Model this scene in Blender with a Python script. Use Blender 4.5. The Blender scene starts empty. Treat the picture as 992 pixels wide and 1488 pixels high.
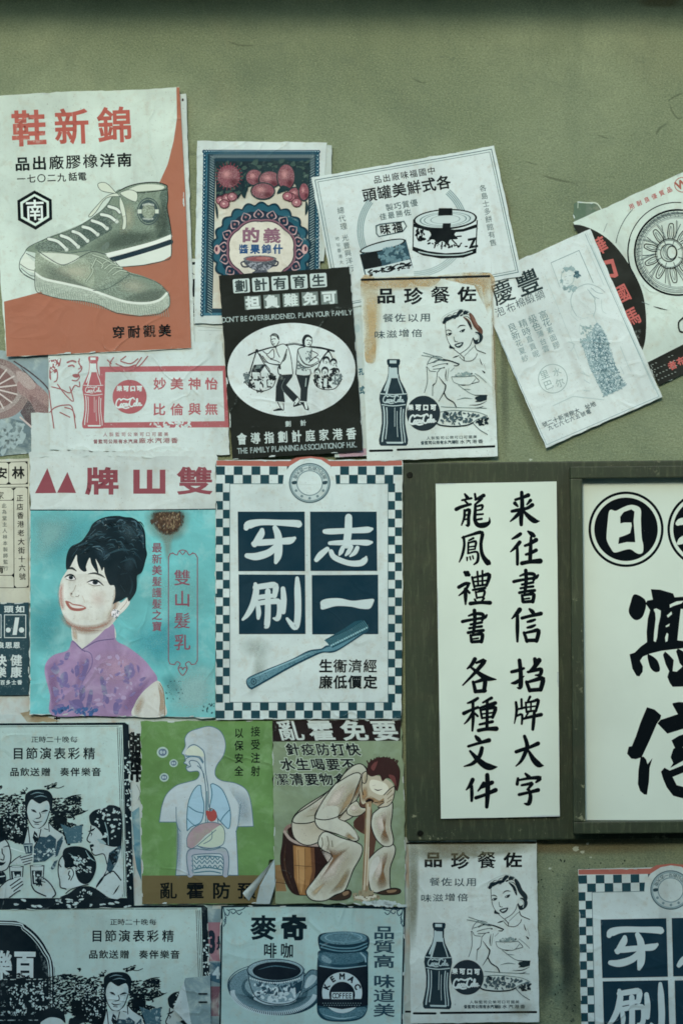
import bpy, bmesh, math, random
from math import radians as R, sin, cos, pi
from mathutils import Vector
from mathutils.geometry import tessellate_polygon

S = bpy.context.scene
COL = S.collection

# ------------------------------------------------------------------ camera
# One millimetre of wall per photo pixel: the view is 0.992 m wide, 1.488 m tall.
CAM_Z = 1.50
DIST = 4.0
cam = bpy.data.objects.new('camera', bpy.data.cameras.new('camera'))
COL.objects.link(cam)
cam.location = (0, -DIST, CAM_Z)
cam.rotation_euler = (R(90), 0, 0)
cam.data.sensor_fit = 'VERTICAL'
cam.data.sensor_height = 36
cam.data.lens = 36 * DIST / 1.488
cam.data.clip_start = 0.05
cam.data.clip_end = 500
S.camera = cam

# ------------------------------------------------------------------ sky, sun, exposure
SUN_EL, SUN_AZ = 25, 190            # from the front, a little to the left, high
W = bpy.data.worlds.new('World')
S.world = W
W.use_nodes = True
nt = W.node_tree
bg = nt.nodes['Background']
sky = nt.nodes.new('ShaderNodeTexSky')
sky.sky_type = 'NISHITA'
sky.sun_disc = False
sky.sun_elevation = R(SUN_EL)
sky.sun_rotation = R(SUN_AZ)
sky.air_density = 1.0
sky.dust_density = 0.6
sky.ozone_density = 0.5
nt.links.new(sky.outputs[0], bg.inputs[0])
bg.inputs[1].default_value = 0.15
sl = bpy.data.lights.new('sun', 'SUN')
sl.energy = 0.94
sl.angle = R(10)
sl.color = (1.0, 0.77, 0.60)
sun = bpy.data.objects.new('sun', sl)
COL.objects.link(sun)
az, el = R(SUN_AZ), R(SUN_EL)
sdir = Vector((sin(az) * cos(el), cos(az) * cos(el), sin(el)))   # towards the sun
sun.rotation_euler = sdir.to_track_quat('Z', 'Y').to_euler()
sun.location = (0, -3, 8)
S.view_settings.view_transform = 'Standard'
S.view_settings.look = 'None'
S.view_settings.gamma = 1
S.view_settings.exposure = 1.08
S.cycles.max_bounces = 6
S.cycles.transparent_max_bounces = 16
S.cycles.filter_width = 1.7

# ------------------------------------------------------------------ colour and materials
GAIN = 1.12
def lin(c):
    c /= 255.0
    return c / 12.92 if c <= 0.04045 else ((c + 0.055) / 1.055) ** 2.4
def rgb(h):
    c = [min(0.86, lin(int(h[i:i + 2], 16)) * GAIN) for i in (0, 2, 4)]
    if c[0] > c[1]:                                     # reds toned down against the warm sun
        y = 0.3 * c[0] + 0.55 * c[1] + 0.15 * c[2]
        c = [v + (y - v) * 0.22 for v in c]
    return tuple(c) + (1,)
def tint(c): return (c[0] * 0.92, min(0.86, c[1] * 1.04), min(0.86, c[2] * 1.05), 1)     # the cool cast all the prints share
PAPER = 'c6d6c6'
MATS = {}
class NT:
    def __init__(s, name):
        s.m = bpy.data.materials.new(name)
        s.m.use_nodes = True
        s.t = s.m.node_tree
        s.b = s.t.nodes['Principled BSDF']
        s.b.inputs['Roughness'].default_value = 0.7
        s.b.inputs['Specular IOR Level'].default_value = 0.25
        tc = s.t.nodes.new('ShaderNodeTexCoord').outputs['Object']
        at = s.t.nodes.new('ShaderNodeAttribute')
        at.attribute_type = 'OBJECT'
        at.attribute_name = 'seed'
        ma = s.t.nodes.new('ShaderNodeVectorMath')
        ma.operation = 'MULTIPLY_ADD'
        s.t.links.new(at.outputs['Fac'], ma.inputs[0])
        ma.inputs[1].default_value = (0.83, 0.0, 0.57)
        s.t.links.new(tc, ma.inputs[2])
        s.co = ma.outputs[0]
    def n(s, typ, **kw):
        nd = s.t.nodes.new(typ)
        for k, v in kw.items():
            if k.startswith('i_'):
                nd.inputs[k[2:].replace('_', ' ')].default_value = v
            else:
                setattr(nd, k, v)
        return nd
    def l(s, a, b):
        s.t.links.new(a, b)
    def noise(s, scale, detail=3, rough=0.55, off=0, stretch=None, dist=0.0):
        mp = s.n('ShaderNodeMapping')
        mp.inputs['Location'].default_value = (off, off * 1.7, off * 0.6)
        if stretch:
            mp.inputs['Scale'].default_value = stretch
        s.l(s.co, mp.inputs[0])
        nz = s.n('ShaderNodeTexNoise', i_Scale=scale, i_Detail=detail, i_Roughness=rough, i_Distortion=dist)
        s.l(mp.outputs[0], nz.inputs['Vector'])
        return nz.outputs['Fac']
    def ramp(s, fac, a, b, va=0.0, vb=1.0):
        r = s.n('ShaderNodeMapRange')
        r.inputs['From Min'].default_value = a
        r.inputs['From Max'].default_value = b
        r.inputs['To Min'].default_value = va
        r.inputs['To Max'].default_value = vb
        s.l(fac, r.inputs[0])
        return r.outputs[0]
    def mix(s, fac, a, b):
        m = s.n('ShaderNodeMix', data_type='RGBA')
        if isinstance(fac, float): m.inputs[0].default_value = fac
        else: s.l(fac, m.inputs[0])
        for k, v in ((6, a), (7, b)):
            if isinstance(v, tuple): m.inputs[k].default_value = v
            else: s.l(v, m.inputs[k])
        return m.outputs[2]
    def mul(s, a, b):
        m = s.n('ShaderNodeMath', operation='MULTIPLY')
        for k, v in ((0, a), (1, b)):
            if isinstance(v, float): m.inputs[k].default_value = v
            else: s.l(v, m.inputs[k])
        return m.outputs[0]
    def tinted(s, c, t=(0.93, 1.05, 1.03, 1)):
        m = s.n('ShaderNodeMix', data_type='RGBA', blend_type='MULTIPLY')
        m.inputs[0].default_value = 1.0
        s.l(c, m.inputs[6])
        m.inputs[7].default_value = t
        return m.outputs[2]
    def bump(s, h, dist, strength=1.0):
        b = s.n('ShaderNodeBump', i_Strength=strength, i_Distance=dist)
        s.l(h, b.inputs['Height'])
        if s.b.inputs['Normal'].links:
            s.l(s.b.inputs['Normal'].links[0].from_socket, b.inputs['Normal'])
        s.l(b.outputs[0], s.b.inputs['Normal'])
    def base(s, c):
        if isinstance(c, tuple): s.b.inputs['Base Color'].default_value = c
        else: s.l(c, s.b.inputs['Base Color'])
def shade(c, k):
    return tuple(v * k for v in c[:3]) + (1,)
def crease(k):
    r2 = k.n('ShaderNodeMath', operation='SUBTRACT')
    r2.inputs[1].default_value = 0.5
    k.l(k.noise(9, 2, 0.45, 7.7, dist=0.6), r2.inputs[0])
    r = k.n('ShaderNodeMath', operation='ABSOLUTE')
    k.l(r2.outputs[0], r.inputs[0])
    return k.mul(k.ramp(r.outputs[0], 0.0, 0.03, 1.0, 0.0), k.ramp(k.noise(5, 2, 0.5, 15.5), 0.42, 0.62, 0.12, 1.0))
def wrinkle(k, cr):
    k.bump(k.noise(16, 3, 0.5, 3.1, dist=1.2), 0.0044, 0.6)       # cockled, pasted paper
    k.bump(cr, 0.0012, 0.75)                                      # fine creases
    k.bump(k.noise(420, 2, 0.6, 1.3), 0.00025, 0.5)
# style: i printed ink, h heavily worn ink, w watercolour wash, c stippled canvas, p paper, y stained paper, s plain
def mat(h, style='i', under=PAPER):
    key = (h, style, under)
    if key in MATS: return MATS[key]
    k = NT('ink_' + h + '_' + style if style not in 'py' else 'paper_' + h)
    c = tint(rgb(h))
    u = tint(rgb(under))
    if style == 'b':                                   # painted sign board, smooth
        d = k.mix(k.ramp(k.noise(7, 4, 0.55, 2.2), 0.4, 0.75), c, shade(c, 0.9))
        k.base(k.mix(k.ramp(k.noise(400, 3, 0.6, 8.0), 0.68, 0.74, 0, 0.35), d, rgb('6f7a6e')))
    elif style in 'py':
        d = k.mix(k.ramp(k.noise(9, 5, 0.6, 2.2), 0.40, 0.72), c, shade(c, 0.78))
        d = k.mix(k.ramp(k.noise(60, 4, 0.65, 5.0), 0.52, 0.80, 0, 0.55), d, rgb('a3a88f'))
        d = k.mix(k.ramp(k.noise(330, 3, 0.6, 8.0), 0.64, 0.72, 0, 0.55), d, rgb('6a766b'))
        d = k.mix(k.ramp(k.noise(38, 3, 0.5, 4.4, stretch=(1, 1, 0.12)), 0.55, 0.75, 0, 0.32), d, rgb('8d9a90'))
        if style == 'y':
            d = k.mix(k.ramp(k.noise(14, 4, 0.6, 9.3), 0.5, 0.62, 0, 0.7), d, rgb('a8987a'))
        k.base(d)
    elif style in 'ish':
        wear = {'i': (0.60, 0.74, 0.55), 's': (0.70, 0.86, 0.22), 'h': (0.58, 0.66, 0.8)}[style]
        tone = k.mix(k.ramp(k.noise(22, 4, 0.6, 6.0), 0.35, 0.7), c, k.mix(0.02, c, u))
        d = k.mix(k.ramp(k.noise(150 if style == 'h' else 260, 4, 0.7, 0.7), wear[0], wear[1], 0, wear[2]), tone, u)
        if style == 'h':
            d = k.mix(k.ramp(k.noise(700, 2, 0.6, 2.7), 0.62, 0.72, 0, 0.4), d, u)
        k.base(d)
    elif style == 'w':
        d = k.mix(k.ramp(k.noise(13, 5, 0.62, 1.9, dist=0.8), 0.34, 0.68), shade(c, 0.74), c)
        d = k.mix(k.ramp(k.noise(34, 5, 0.65, 3.3, dist=0.5), 0.5, 0.76, 0, 0.6), d, u)
        d = k.mix(k.ramp(k.noise(300, 3, 0.6, 8.0), 0.66, 0.72, 0, 0.4), d, shade(c, 0.45))
        k.base(d)
    elif style == 'c':
        d = k.mix(k.ramp(k.noise(760, 2, 0.7, 1.0), 0.40, 0.60), shade(c, 0.52), k.mix(0.16, c, u))
        d = k.mix(k.ramp(k.noise(30, 4, 0.6, 4.0), 0.40, 0.7), d, shade(c, 0.86))
        k.base(d)
    if style != 'b':
        cr = crease(k)
        if style not in 'py':
            src = k.b.inputs['Base Color'].links[0].from_socket
            k.base(k.mix(k.mul(k.ramp(cr, 0.66, 0.98), k.ramp(k.noise(240, 3, 0.7, 4.2), 0.48, 0.60, 0, 0.3)), src, u))
        wrinkle(k, cr)
    k.b.inputs['Roughness'].default_value = 0.65
    k.b.inputs['Specular IOR Level'].default_value = 0.04
    MATS[key] = k.m
    return k.m

# ------------------------------------------------------------------ object helpers
def tag(o, label=None, cat=None, group=None, kind=None):
    if label: o['label'] = label
    if cat: o['category'] = cat
    if group: o['group'] = group
    if kind: o['kind'] = kind
    return o
def WX(px): return (px - 496) / 1000.0
def WZ(py): return CAM_Z + (744 - py) / 1000.0
def mesh_obj(name, bm, mats, parent=None):
    me = bpy.data.meshes.new(name)
    bm.to_mesh(me)
    bm.free()
    for m in (mats if isinstance(mats, (list, tuple)) else [mats]):
        me.materials.append(m)
    o = bpy.data.objects.new(name, me)
    COL.objects.link(o)
    if parent: o.parent = parent
    return o
def empty(name, loc):
    o = bpy.data.objects.new(name, None)
    o.location = loc
    o.empty_display_size = 0.05
    COL.objects.link(o)
    return o
def box_bm(bm, x0, x1, y0, y1, z0, z1, bev=0.0):
    r = bmesh.ops.create_cube(bm, size=1.0)
    for v in r['verts']:
        v.co = Vector(((x0 + x1) / 2 + v.co.x * (x1 - x0), (y0 + y1) / 2 + v.co.y * (y1 - y0), (z0 + z1) / 2 + v.co.z * (z1 - z0)))
    if bev:
        es = list({e for v in r['verts'] for e in v.link_edges})
        bmesh.ops.bevel(bm, geom=es, offset=bev, segments=2, affect='EDGES', profile=0.6)
    return bm

def pts(p):
    if isinstance(p, str):
        return [tuple(float(a) for a in q.split(',')) for q in p.split()]
    return [tuple(q) for q in p]
def spline(p, closed=False, sub=5):
    n = len(p)
    if n < 3: return p
    out = []
    for i in range(n if closed else n - 1):
        if closed: a, b, c, d = p[i - 1], p[i], p[(i + 1) % n], p[(i + 2) % n]
        else: a, b, c, d = p[max(i - 1, 0)], p[i], p[i + 1], p[min(i + 2, n - 1)]
        for j in range(sub):
            t = j / sub
            out.append(tuple(0.5 * (2 * B + (C - A) * t + (2 * A - 5 * B + 4 * C - D) * t * t + (3 * B - A - 3 * C + D) * t ** 3)
                             for A, B, C, D in zip(a, b, c, d)))
    if not closed: out.append(p[-1])
    return out

GL = {}
def glyph(ch):
    if ch in GL: return GL[ch]
    cu = bpy.data.curves.new('t', 'FONT')
    cu.body = ch
    cu.resolution_u = 3
    ob = bpy.data.objects.new('t', cu)
    me = bpy.data.meshes.new_from_object(ob)
    v = [(q.co.x, q.co.y) for q in me.vertices]
    f = [tuple(p.vertices) for p in me.polygons]
    cnt = {}
    for p in f:
        for i in range(len(p)):
            e = tuple(sorted((p[i], p[(i + 1) % len(p)])))
            cnt[e] = cnt.get(e, 0) + 1
    ed = [e for e, c in cnt.items() if c == 1]
    bpy.data.objects.remove(ob)
    bpy.data.curves.remove(cu)
    bpy.data.meshes.remove(me)
    GL[ch] = (v, f, ed)
    return GL[ch]

LAYER = 3.0e-6
STEP = 0.0013
SOFT = {}
def soft_mat(h):
    if h in SOFT: return SOFT[h]
    k = NT('soft_ink_' + h)
    k.base(rgb(h))
    k.b.inputs['Roughness'].default_value = 0.65
    k.b.inputs['Specular IOR Level'].default_value = 0.1
    at = k.n('ShaderNodeAttribute', attribute_name='soft')
    g = k.ramp(k.noise(500, 2, 0.6, 2.0), 0.25, 0.6, 0.7, 1.0)
    mx = k.n('ShaderNodeMixShader')
    k.l(k.mul(at.outputs['Fac'], g), mx.inputs[0])
    k.l(k.n('ShaderNodeBsdfTransparent').outputs[0], mx.inputs[1])
    k.l(k.b.outputs[0], mx.inputs[2])
    k.l(mx.outputs[0], k.t.nodes['Material Output'].inputs[0])
    SOFT[h] = k.m
    return k.m
CELL = 0.014
def split(poly, f):
    v = [f(p) / CELL for p in poly]
    lo, hi = min(v), max(v)
    k = math.floor(lo + 1e-6) + 1
    if k > hi - 1e-6: return [poly]
    out = []
    while k < hi - 1e-6:
        a, b, n = [], [], len(poly)
        for i in range(n):
            p, q, vp, vq = poly[i], poly[(i + 1) % n], v[i] - k, v[(i + 1) % n] - k
            (a if vp < 0 else b).append(p)
            if vp == 0: a.append(p)
            if (vp < 0) != (vq < 0) and vp != 0 and vq != 0:
                t = vp / (vp - vq)
                m = tuple(x + (y - x) * t for x, y in zip(p, q))
                a.append(m); b.append(m)
        if len(a) > 2: out.append(a)
        poly = b
        if len(poly) < 3: break
        v = [f(p) / CELL for p in poly]
        k += 1
    if len(poly) > 2: out.append(poly)
    return out
FAM = (lambda p: p[0], lambda p: p[1], lambda p: p[0] - p[1])

class Poster:
    """A sheet on the wall: an Empty, its paper and its printed parts. Drawn in view units set by view()."""
    def __init__(s, name, label, cat, cx, cy, ang, lvl, group=None, wave=0.25, seed=1, under=PAPER):
        s.root = empty(name, (WX(cx), -0.0006 - lvl * STEP, WZ(cy)))
        s.root.rotation_euler = (0, -R(ang), 0)
        tag(s.root, label, cat, group)
        s.cx, s.cy, s.ang = cx, cy, R(ang)
        s.rnd = random.Random(seed)
        s.V = (0, 0, 1)
        s.parts = {}
        s.cur = None
        s.under = under
        s.lay = 0
        d = s.rnd.uniform(-0.9, 0.9)
        s.dir = (cos(d), sin(d))
        a, b = s.rnd.uniform(0, 6), s.rnd.uniform(0, 6)
        s.seed = seed % 17 + 0.37 * (seed % 5)
        s.wk = 1.0
        s.curls = []
        s.chips = 10
        w1, w2 = s.rnd.uniform(0.10, 0.2), s.rnd.uniform(0.05, 0.09)
        s.h = lambda t: min(wave, 0.28) * 0.001 * (0.65 * sin(t * 2 * pi / w1 + a) + 0.35 * sin(t * 2 * pi / w2 + b) + 1)
    # view
    def view(s, x0, y0, sc): s.V = (x0, y0, sc); return s
    def P(s, x, y): return (s.V[0] + x * s.V[2], s.V[1] + y * s.V[2])
    def curl(s, px, py, r, lift):
        """a corner that has come unstuck: radius r and lift in millimetres"""
        dx, dz = (px - s.cx) / 1000, -(py - s.cy) / 1000
        ca, sa = cos(s.ang), sin(s.ang)
        s.curls.append((dx * ca + dz * sa, -dx * sa + dz * ca, r / 1000, lift / 1000))
        return s
    def soft(s, c, p, k=0.3, a=0.85, smooth=True):
        """a patch of printed tone that fades out towards its edge"""
        q = [s.P(*v) for v in (spline(pts(p), True) if smooth else pts(p))]
        n = len(q)
        mx, my = sum(v[0] for v in q) / n, sum(v[1] for v in q) / n
        inn = [(mx + (v[0] - mx) * k, my + (v[1] - my) * k) for v in q]
        m = soft_mat(c)
        s.lay += 1
        z = s.lay * LAYER
        b = len(s.cur['v'])
        s.cur['v'] += [(v[0], v[1], z, 0.0) for v in q] + [(v[0], v[1], z, a) for v in inn] + [(mx, my, z, a)]
        mi = s._mi(m)
        for i in range(n):
            j = (i + 1) % n
            s.cur['f'] += [(b + i, b + j, b + n + j, b + n + i), (b + n + i, b + n + j, b + 2 * n)]
            s.cur['m'] += [mi, mi]
        return s
    def sline(s, c, p, a=0.7):
        """a band of printed tone, strongest along its middle; points x,y,width"""
        q = spline(pts(p), False, 4)
        m = soft_mat(c)
        s.lay += 1
        z = s.lay * LAYER
        b = len(s.cur['v'])
        n = len(q)
        mi = s._mi(m)
        for i in range(n):
            u, v = q[max(i - 1, 0)], q[min(i + 1, n - 1)]
            dx, dy = v[0] - u[0], v[1] - u[1]
            l = math.hypot(dx, dy) or 1
            hw = q[i][2] / 2
            al = a * min(1, i / (n * .2), (n - 1 - i) / (n * .2))
            for k, al_ in ((1, 0), (0, al), (-1, 0)):
                s.cur['v'].append(s.P(q[i][0] - dy / l * hw * k, q[i][1] + dx / l * hw * k) + (z, al_))
        for i in range(n - 1):
            for k in (0, 1):
                s.cur['f'].append((b + 3 * i + k, b + 3 * i + k + 1, b + 3 * i + k + 4, b + 3 * i + k + 3))
                s.cur['m'].append(mi)
        return s
    def part(s, name, label=None, new=False):
        if name in s.parts and label is None and not new: s.cur = s.parts[name]; return s
        key = name
        while key in s.parts: key += "'"
        s.cur = s.parts[key] = dict(name=name, v=[], f=[], m=[], mats=[], label=label, skirt=False)
        return s
    def _mi(s, m):
        if m not in s.cur['mats']: s.cur['mats'].append(m)
        return s.cur['mats'].index(m)
    def _m(s, c):
        if not isinstance(c, str): return c
        if '/' in c:
            h, st = c.split('/')
            return mat(h, st, s.under)
        return mat(c, 'i', s.under)
    def _add(s, vs, fs, c, z=None):
        """vs: photo pixels (x, y[, dz])"""
        if z is None:
            s.lay += 1
            z = s.lay * LAYER
        k = len(s.cur['v'])
        s.cur['v'] += [(v[0], v[1], z + (v[2] if len(v) > 2 else 0)) for v in vs]
        mi = s._mi(s._m(c))
        for f in fs:
            s.cur['f'].append(tuple(k + i for i in f))
            s.cur['m'].append(mi)
    # drawing
    def paper(s, p, c, jag=0.35, name='paper', step=9, label=None):
        s.part(name, label)
        s.cur['skirt'] = True
        q = [s.P(*a) for a in pts(p)]
        out = []
        for i in range(len(q)):
            a, b = q[i], q[(i + 1) % len(q)]
            L = math.hypot(b[0] - a[0], b[1] - a[1])
            n = max(1, int(L / step))
            for j in range(n):
                t = (j + (s.rnd.uniform(-.25, .25) if j else 0)) / n
                jj = jag if j else jag * 0.5
                out.append((a[0] + (b[0] - a[0]) * t + s.rnd.gauss(0, jj), a[1] + (b[1] - a[1]) * t + s.rnd.gauss(0, jj)))
        s._add(out, [tuple(range(len(out)))], c, 0.0)
        s.outline = out
        return s
    def fill(s, c, p, smooth=False, holes=()):
        q = pts(p)
        if smooth: q = spline(q, True)
        loops = [[s.P(*a) for a in q]] + [[s.P(*a) for a in (spline(pts(h), True) if smooth else pts(h))] for h in holes]
        allv = [v for l in loops for v in l]
        tr = tessellate_polygon([[Vector((v[0], v[1], 0)) for v in l] for l in loops])
        s._add(allv, tr, c)
        return s
    def blob(s, c, p): return s.fill(c, p, True)
    def rect(s, c, x0, y0, x1, y1): return s.fill(c, [(x0, y0), (x1, y0), (x1, y1), (x0, y1)])
    def frame(s, c, x0, y0, x1, y1, w):
        return s.fill(c, [(x0, y0), (x1, y0), (x1, y1), (x0, y1)], False, [[(x0 + w, y0 + w), (x1 - w, y0 + w), (x1 - w, y1 - w), (x0 + w, y1 - w)]])
    def ell(s, c, cx, cy, rx, ry, rot=0, n=40, hole=0.0):
        a = R(rot)
        f = lambda k, i: (cx + k * rx * cos(i) * cos(a) - k * ry * sin(i) * sin(a), cy + k * rx * cos(i) * sin(a) + k * ry * sin(i) * cos(a))
        o = [f(1, 2 * pi * i / n) for i in range(n)]
        if not hole: return s.fill(c, o)
        q = [s.P(*v) for v in o + [f(hole, 2 * pi * i / n) for i in range(n)]]
        s._add(q, [(i, (i + 1) % n, n + (i + 1) % n, n + i) for i in range(n)], c)
        return s
    def line(s, c, w, p, smooth=True, closed=False, taper=False):
        """p: points x,y or x,y,width; taper thins both ends"""
        q = pts(p)
        if len(q[0]) == 2:
            n = len(q)
            q = [(a[0], a[1], w * s.wk * ((0.25 + 0.75 * sin(pi * (i + .0001) / max(1, n - 1))) if taper else 1)) for i, a in enumerate(q)]
        if closed: q = q + [q[0]]
        if smooth and len(q) > 2: q = spline(q, False, 4)
        m = len(q)
        L, Rr = [], []
        for i in range(m):
            a, b = q[max(i - 1, 0)], q[min(i + 1, m - 1)]
            dx, dy = b[0] - a[0], b[1] - a[1]
            ln = math.hypot(dx, dy) or 1
            hw = q[i][2] / 2
            if 0 < i < m - 1 and not smooth:                      # mitre
                e1 = (q[i][0] - a[0], q[i][1] - a[1]); e2 = (b[0] - q[i][0], b[1] - q[i][1])
                l1, l2 = math.hypot(*e1) or 1, math.hypot(*e2) or 1
                tx, ty = e1[0] / l1 + e2[0] / l2, e1[1] / l1 + e2[1] / l2
                tl = math.hypot(tx, ty) or 1
                dx, dy, ln = tx / tl, ty / tl, 1
                hw /= max(0.5, dx * e2[0] / l2 + dy * e2[1] / l2)
            nx, ny = -dy / ln * hw, dx / ln * hw
            L.append((q[i][0] + nx, q[i][1] + ny)); Rr.append((q[i][0] - nx, q[i][1] - ny))
        vs = []
        for i in range(m):
            vs.append(s.P(*L[i]) + (i * 2e-7,)); vs.append(s.P(*Rr[i]) + (i * 2e-7,))
        fs = [(2 * i, 2 * i + 1, 2 * i + 3, 2 * i + 2) for i in range(m - 1)]
        if not closed:
            for i, o in ((0, 1), (m - 1, m - 2)):                  # round ends
                hw = q[i][2] / 2
                if hw * s.V[2] < 0.5: continue
                a0 = math.atan2(q[i][1] - q[o][1], q[i][0] - q[o][0])
                k = len(vs)
                for j in range(6):
                    t = a0 - pi / 2 + pi * j / 5
                    vs.append(s.P(q[i][0] + hw * cos(t), q[i][1] + hw * sin(t)) + (i * 2e-7 + 1e-7,))
                fs.append(tuple(range(k, k + 6)))
        s._add(vs, fs, c)
        return s
    def lines(s, c, w, *ps, **kw):
        for p in ps: s.line(c, w, p, **kw)
        return s
    def txt(s, c, string, x, y, size, pitch=None, w=None, rot=None, bold=0.0, shear=0.0, vert=False, dx=0.0):
        """Characters centred at x, y (first one), each `size` tall and `w` wide, `pitch` apart; rot counter-clockwise degrees"""
        a = s.ang if rot is None else R(rot)
        ux, uy = (cos(a), -sin(a))
        vx, vy = (sin(a), cos(a))                                   # down
        pitch = pitch or size * 1.15
        w = w or size
        for i, ch in enumerate(string):
            if ch == ' ': continue
            if vert: px, py = x + vx * pitch * i + dx * i, y + vy * pitch * i
            else: px, py = x + ux * pitch * i, y + uy * pitch * i
            v, f, ed = glyph(ch)
            if not f: continue
            if ord(ch) > 0x2e00: gx, gy, gs = 0.5, 0.382, 0.925
            else:
                xs = [q[0] for q in v]; ys = [q[1] for q in v]
                gx, gy, gs = (min(xs) + max(xs)) / 2, 0.35, 0.72
            def T(q, z=0):
                lx, ly = (q[0] - gx) / gs * w, -(q[1] - gy) / gs * size
                lx -= ly * shear
                return s.P(px + ux * lx + vx * ly, py + uy * lx + vy * ly) + (z,)
            s._add([T(q) for q in v], f, c)
            if bold:
                bb = bold * min(1.0, (58.0 / max(len(ed), 1)) ** 0.75)
                vs, fs = [], []
                for n, (i0, i1) in enumerate(ed):
                    p0, p1 = v[i0], v[i1]
                    ex, ey = p1[0] - p0[0], p1[1] - p0[1]
                    l = math.hypot(ex, ey) or 1
                    ex, ey = ex / l * bb, ey / l * bb
                    k = len(vs)
                    zz = (n % 5 + 1) * 5e-7
                    vs += [T((p0[0] - ex * .9 - ey, p0[1] - ey * .9 + ex), zz), T((p1[0] + ex * .9 - ey, p1[1] + ey * .9 + ex), zz),
                           T((p1[0] + ex * .9 + ey, p1[1] + ey * .9 - ex), zz), T((p0[0] - ex * .9 + ey, p0[1] - ey * .9 - ex), zz)]
                    fs.append((k, k + 1, k + 2, k + 3))
                s._add(vs, fs, c)
        return s
    def latin(s, c, string, x, y, h, width, rot=None, bold=0.0):
        """One line of Latin letters from x, y (left end of the line, mid height), stretched to `width`"""
        adv = [0.28 if ch in " .'" else (0.36 if ch in 'I' else 0.68) for ch in string]
        tot = sum(adv)
        a = s.ang if rot is None else R(rot)
        t = 0
        for ch, ad in zip(string, adv):
            m = (t + ad / 2) / tot * width
            s.txt(c, ch, x + cos(a) * m, y - sin(a) * m, h, w=width / tot * 0.72 * 1.12, rot=math.degrees(a), bold=bold)
            t += ad
        return s
    def vtxt(s, c, string, x, y, size, pitch, **kw): return s.txt(c, string, x, y, size, pitch, vert=True, **kw)
    def brush(s, c, strokes, dx=0, dy=0, k=1.0):
        for st in strokes.split(';'):
            q = [(a[0] + dx, a[1] + dy, a[2] * k) for a in pts(st.strip())]
            s.line(c, 1, q)
        return s
    def scatter(s, c, p, n, size, long=1.8, ang=None, spread=3.2):
        """n little irregular marks inside polygon p"""
        q = pts(p)
        xs = [a[0] for a in q]; ys = [a[1] for a in q]
        def inside(x, y):
            k = False
            for i in range(len(q)):
                (x1, y1), (x2, y2) = q[i], q[i - 1]
                if (y1 > y) != (y2 > y) and x < (x2 - x1) * (y - y1) / (y2 - y1) + x1: k = not k
            return k
        t = 0
        s.lay += 1
        while n > 0 and t < 20000:
            t += 1
            x, y = s.rnd.uniform(min(xs), max(xs)), s.rnd.uniform(min(ys), max(ys))
            if not inside(x, y): continue
            n -= 1
            r = size * s.rnd.uniform(0.5, 1.25)
            a = (s.rnd.uniform(-spread, spread) / 2 if ang is None else R(ang) + s.rnd.uniform(-.4, .4))
            v = []
            for j in range(6):
                b = 2 * pi * j / 6
                rr = r * s.rnd.uniform(0.6, 1.2)
                ex, ey = rr * long * cos(b), rr * sin(b)
                v.append((x + ex * cos(a) - ey * sin(a), y + ex * sin(a) + ey * cos(a)))
            s._add([s.P(*k) for k in v], [tuple(range(6))], c, s.lay * LAYER + (n % 5) * 5e-7)
        return s
    def soda_script(s, c, x, y, w, rot=0, k=1.0):
        """the flowing script lettering on the red disc, w wide, centred on x, y"""
        paths = ["21,9 17,3 9,7 4,17 3,27 8,33 15,31 19,25", "23,21 19,24 20,30 24,30 26,25 23,21", "34,22 30,21 27,26 29,31 34,29", "42,22 37,22 36,29 40,30 42,24 42,30 46,29",
                 "46,24 50,23", "69,8 65,2 57,6 52,17 51,27 56,33 63,31 67,25", "71,21 67,24 68,30 72,30 74,25 71,21", "75,29 80,14 80,6 77,9 76,24 78,31 82,28",
                 "89,22 84,22 83,29 87,30 89,24 89,31 94,29", "10,35 24,34 36,38 48,36", "21,9 30,4 44,8 56,4"]
        a = R(rot)
        q = w / 97.0
        for p in paths:
            u = [((t[0] - 48) * q, (t[1] - 20) * q) for t in pts(p)]
            s.line(c, 3.4 * q * k, [(x + t[0] * cos(a) + t[1] * sin(a), y - t[0] * sin(a) + t[1] * cos(a)) for t in u], taper=False)
        return s
    # build
    def hs(s, x, z):
        r = s.h(x * s.dir[0] + z * s.dir[1])
        for cx, cz, rad, lift in s.curls:
            d = math.hypot(x - cx, z - cz) / rad
            if d < 1: r += lift * (1 - d) ** 2
        return r
    def grid(s, i, j):
        k = (i, j)
        if k not in s.memo:
            x, z, e = i * CELL, j * CELL, 0.002
            s.memo[k] = (s.hs(x, z), -(s.hs(x + e, z) - s.hs(x - e, z)) / (2 * e), -(s.hs(x, z + e) - s.hs(x, z - e)) / (2 * e))
        return s.memo[k]
    def at(s, x, z):
        u, v = x / CELL, z / CELL
        i, j = math.floor(u), math.floor(v)
        u -= i; v -= j
        A, B = s.grid(i, j), s.grid(i + 1, j + 1)
        if u >= v:
            D = s.grid(i + 1, j)
            return [a + u * (d - a) + v * (b - d) for a, b, d in zip(A, B, D)]
        D = s.grid(i, j + 1)
        return [a + v * (d - a) + u * (b - d) for a, b, d in zip(A, B, D)]
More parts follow.
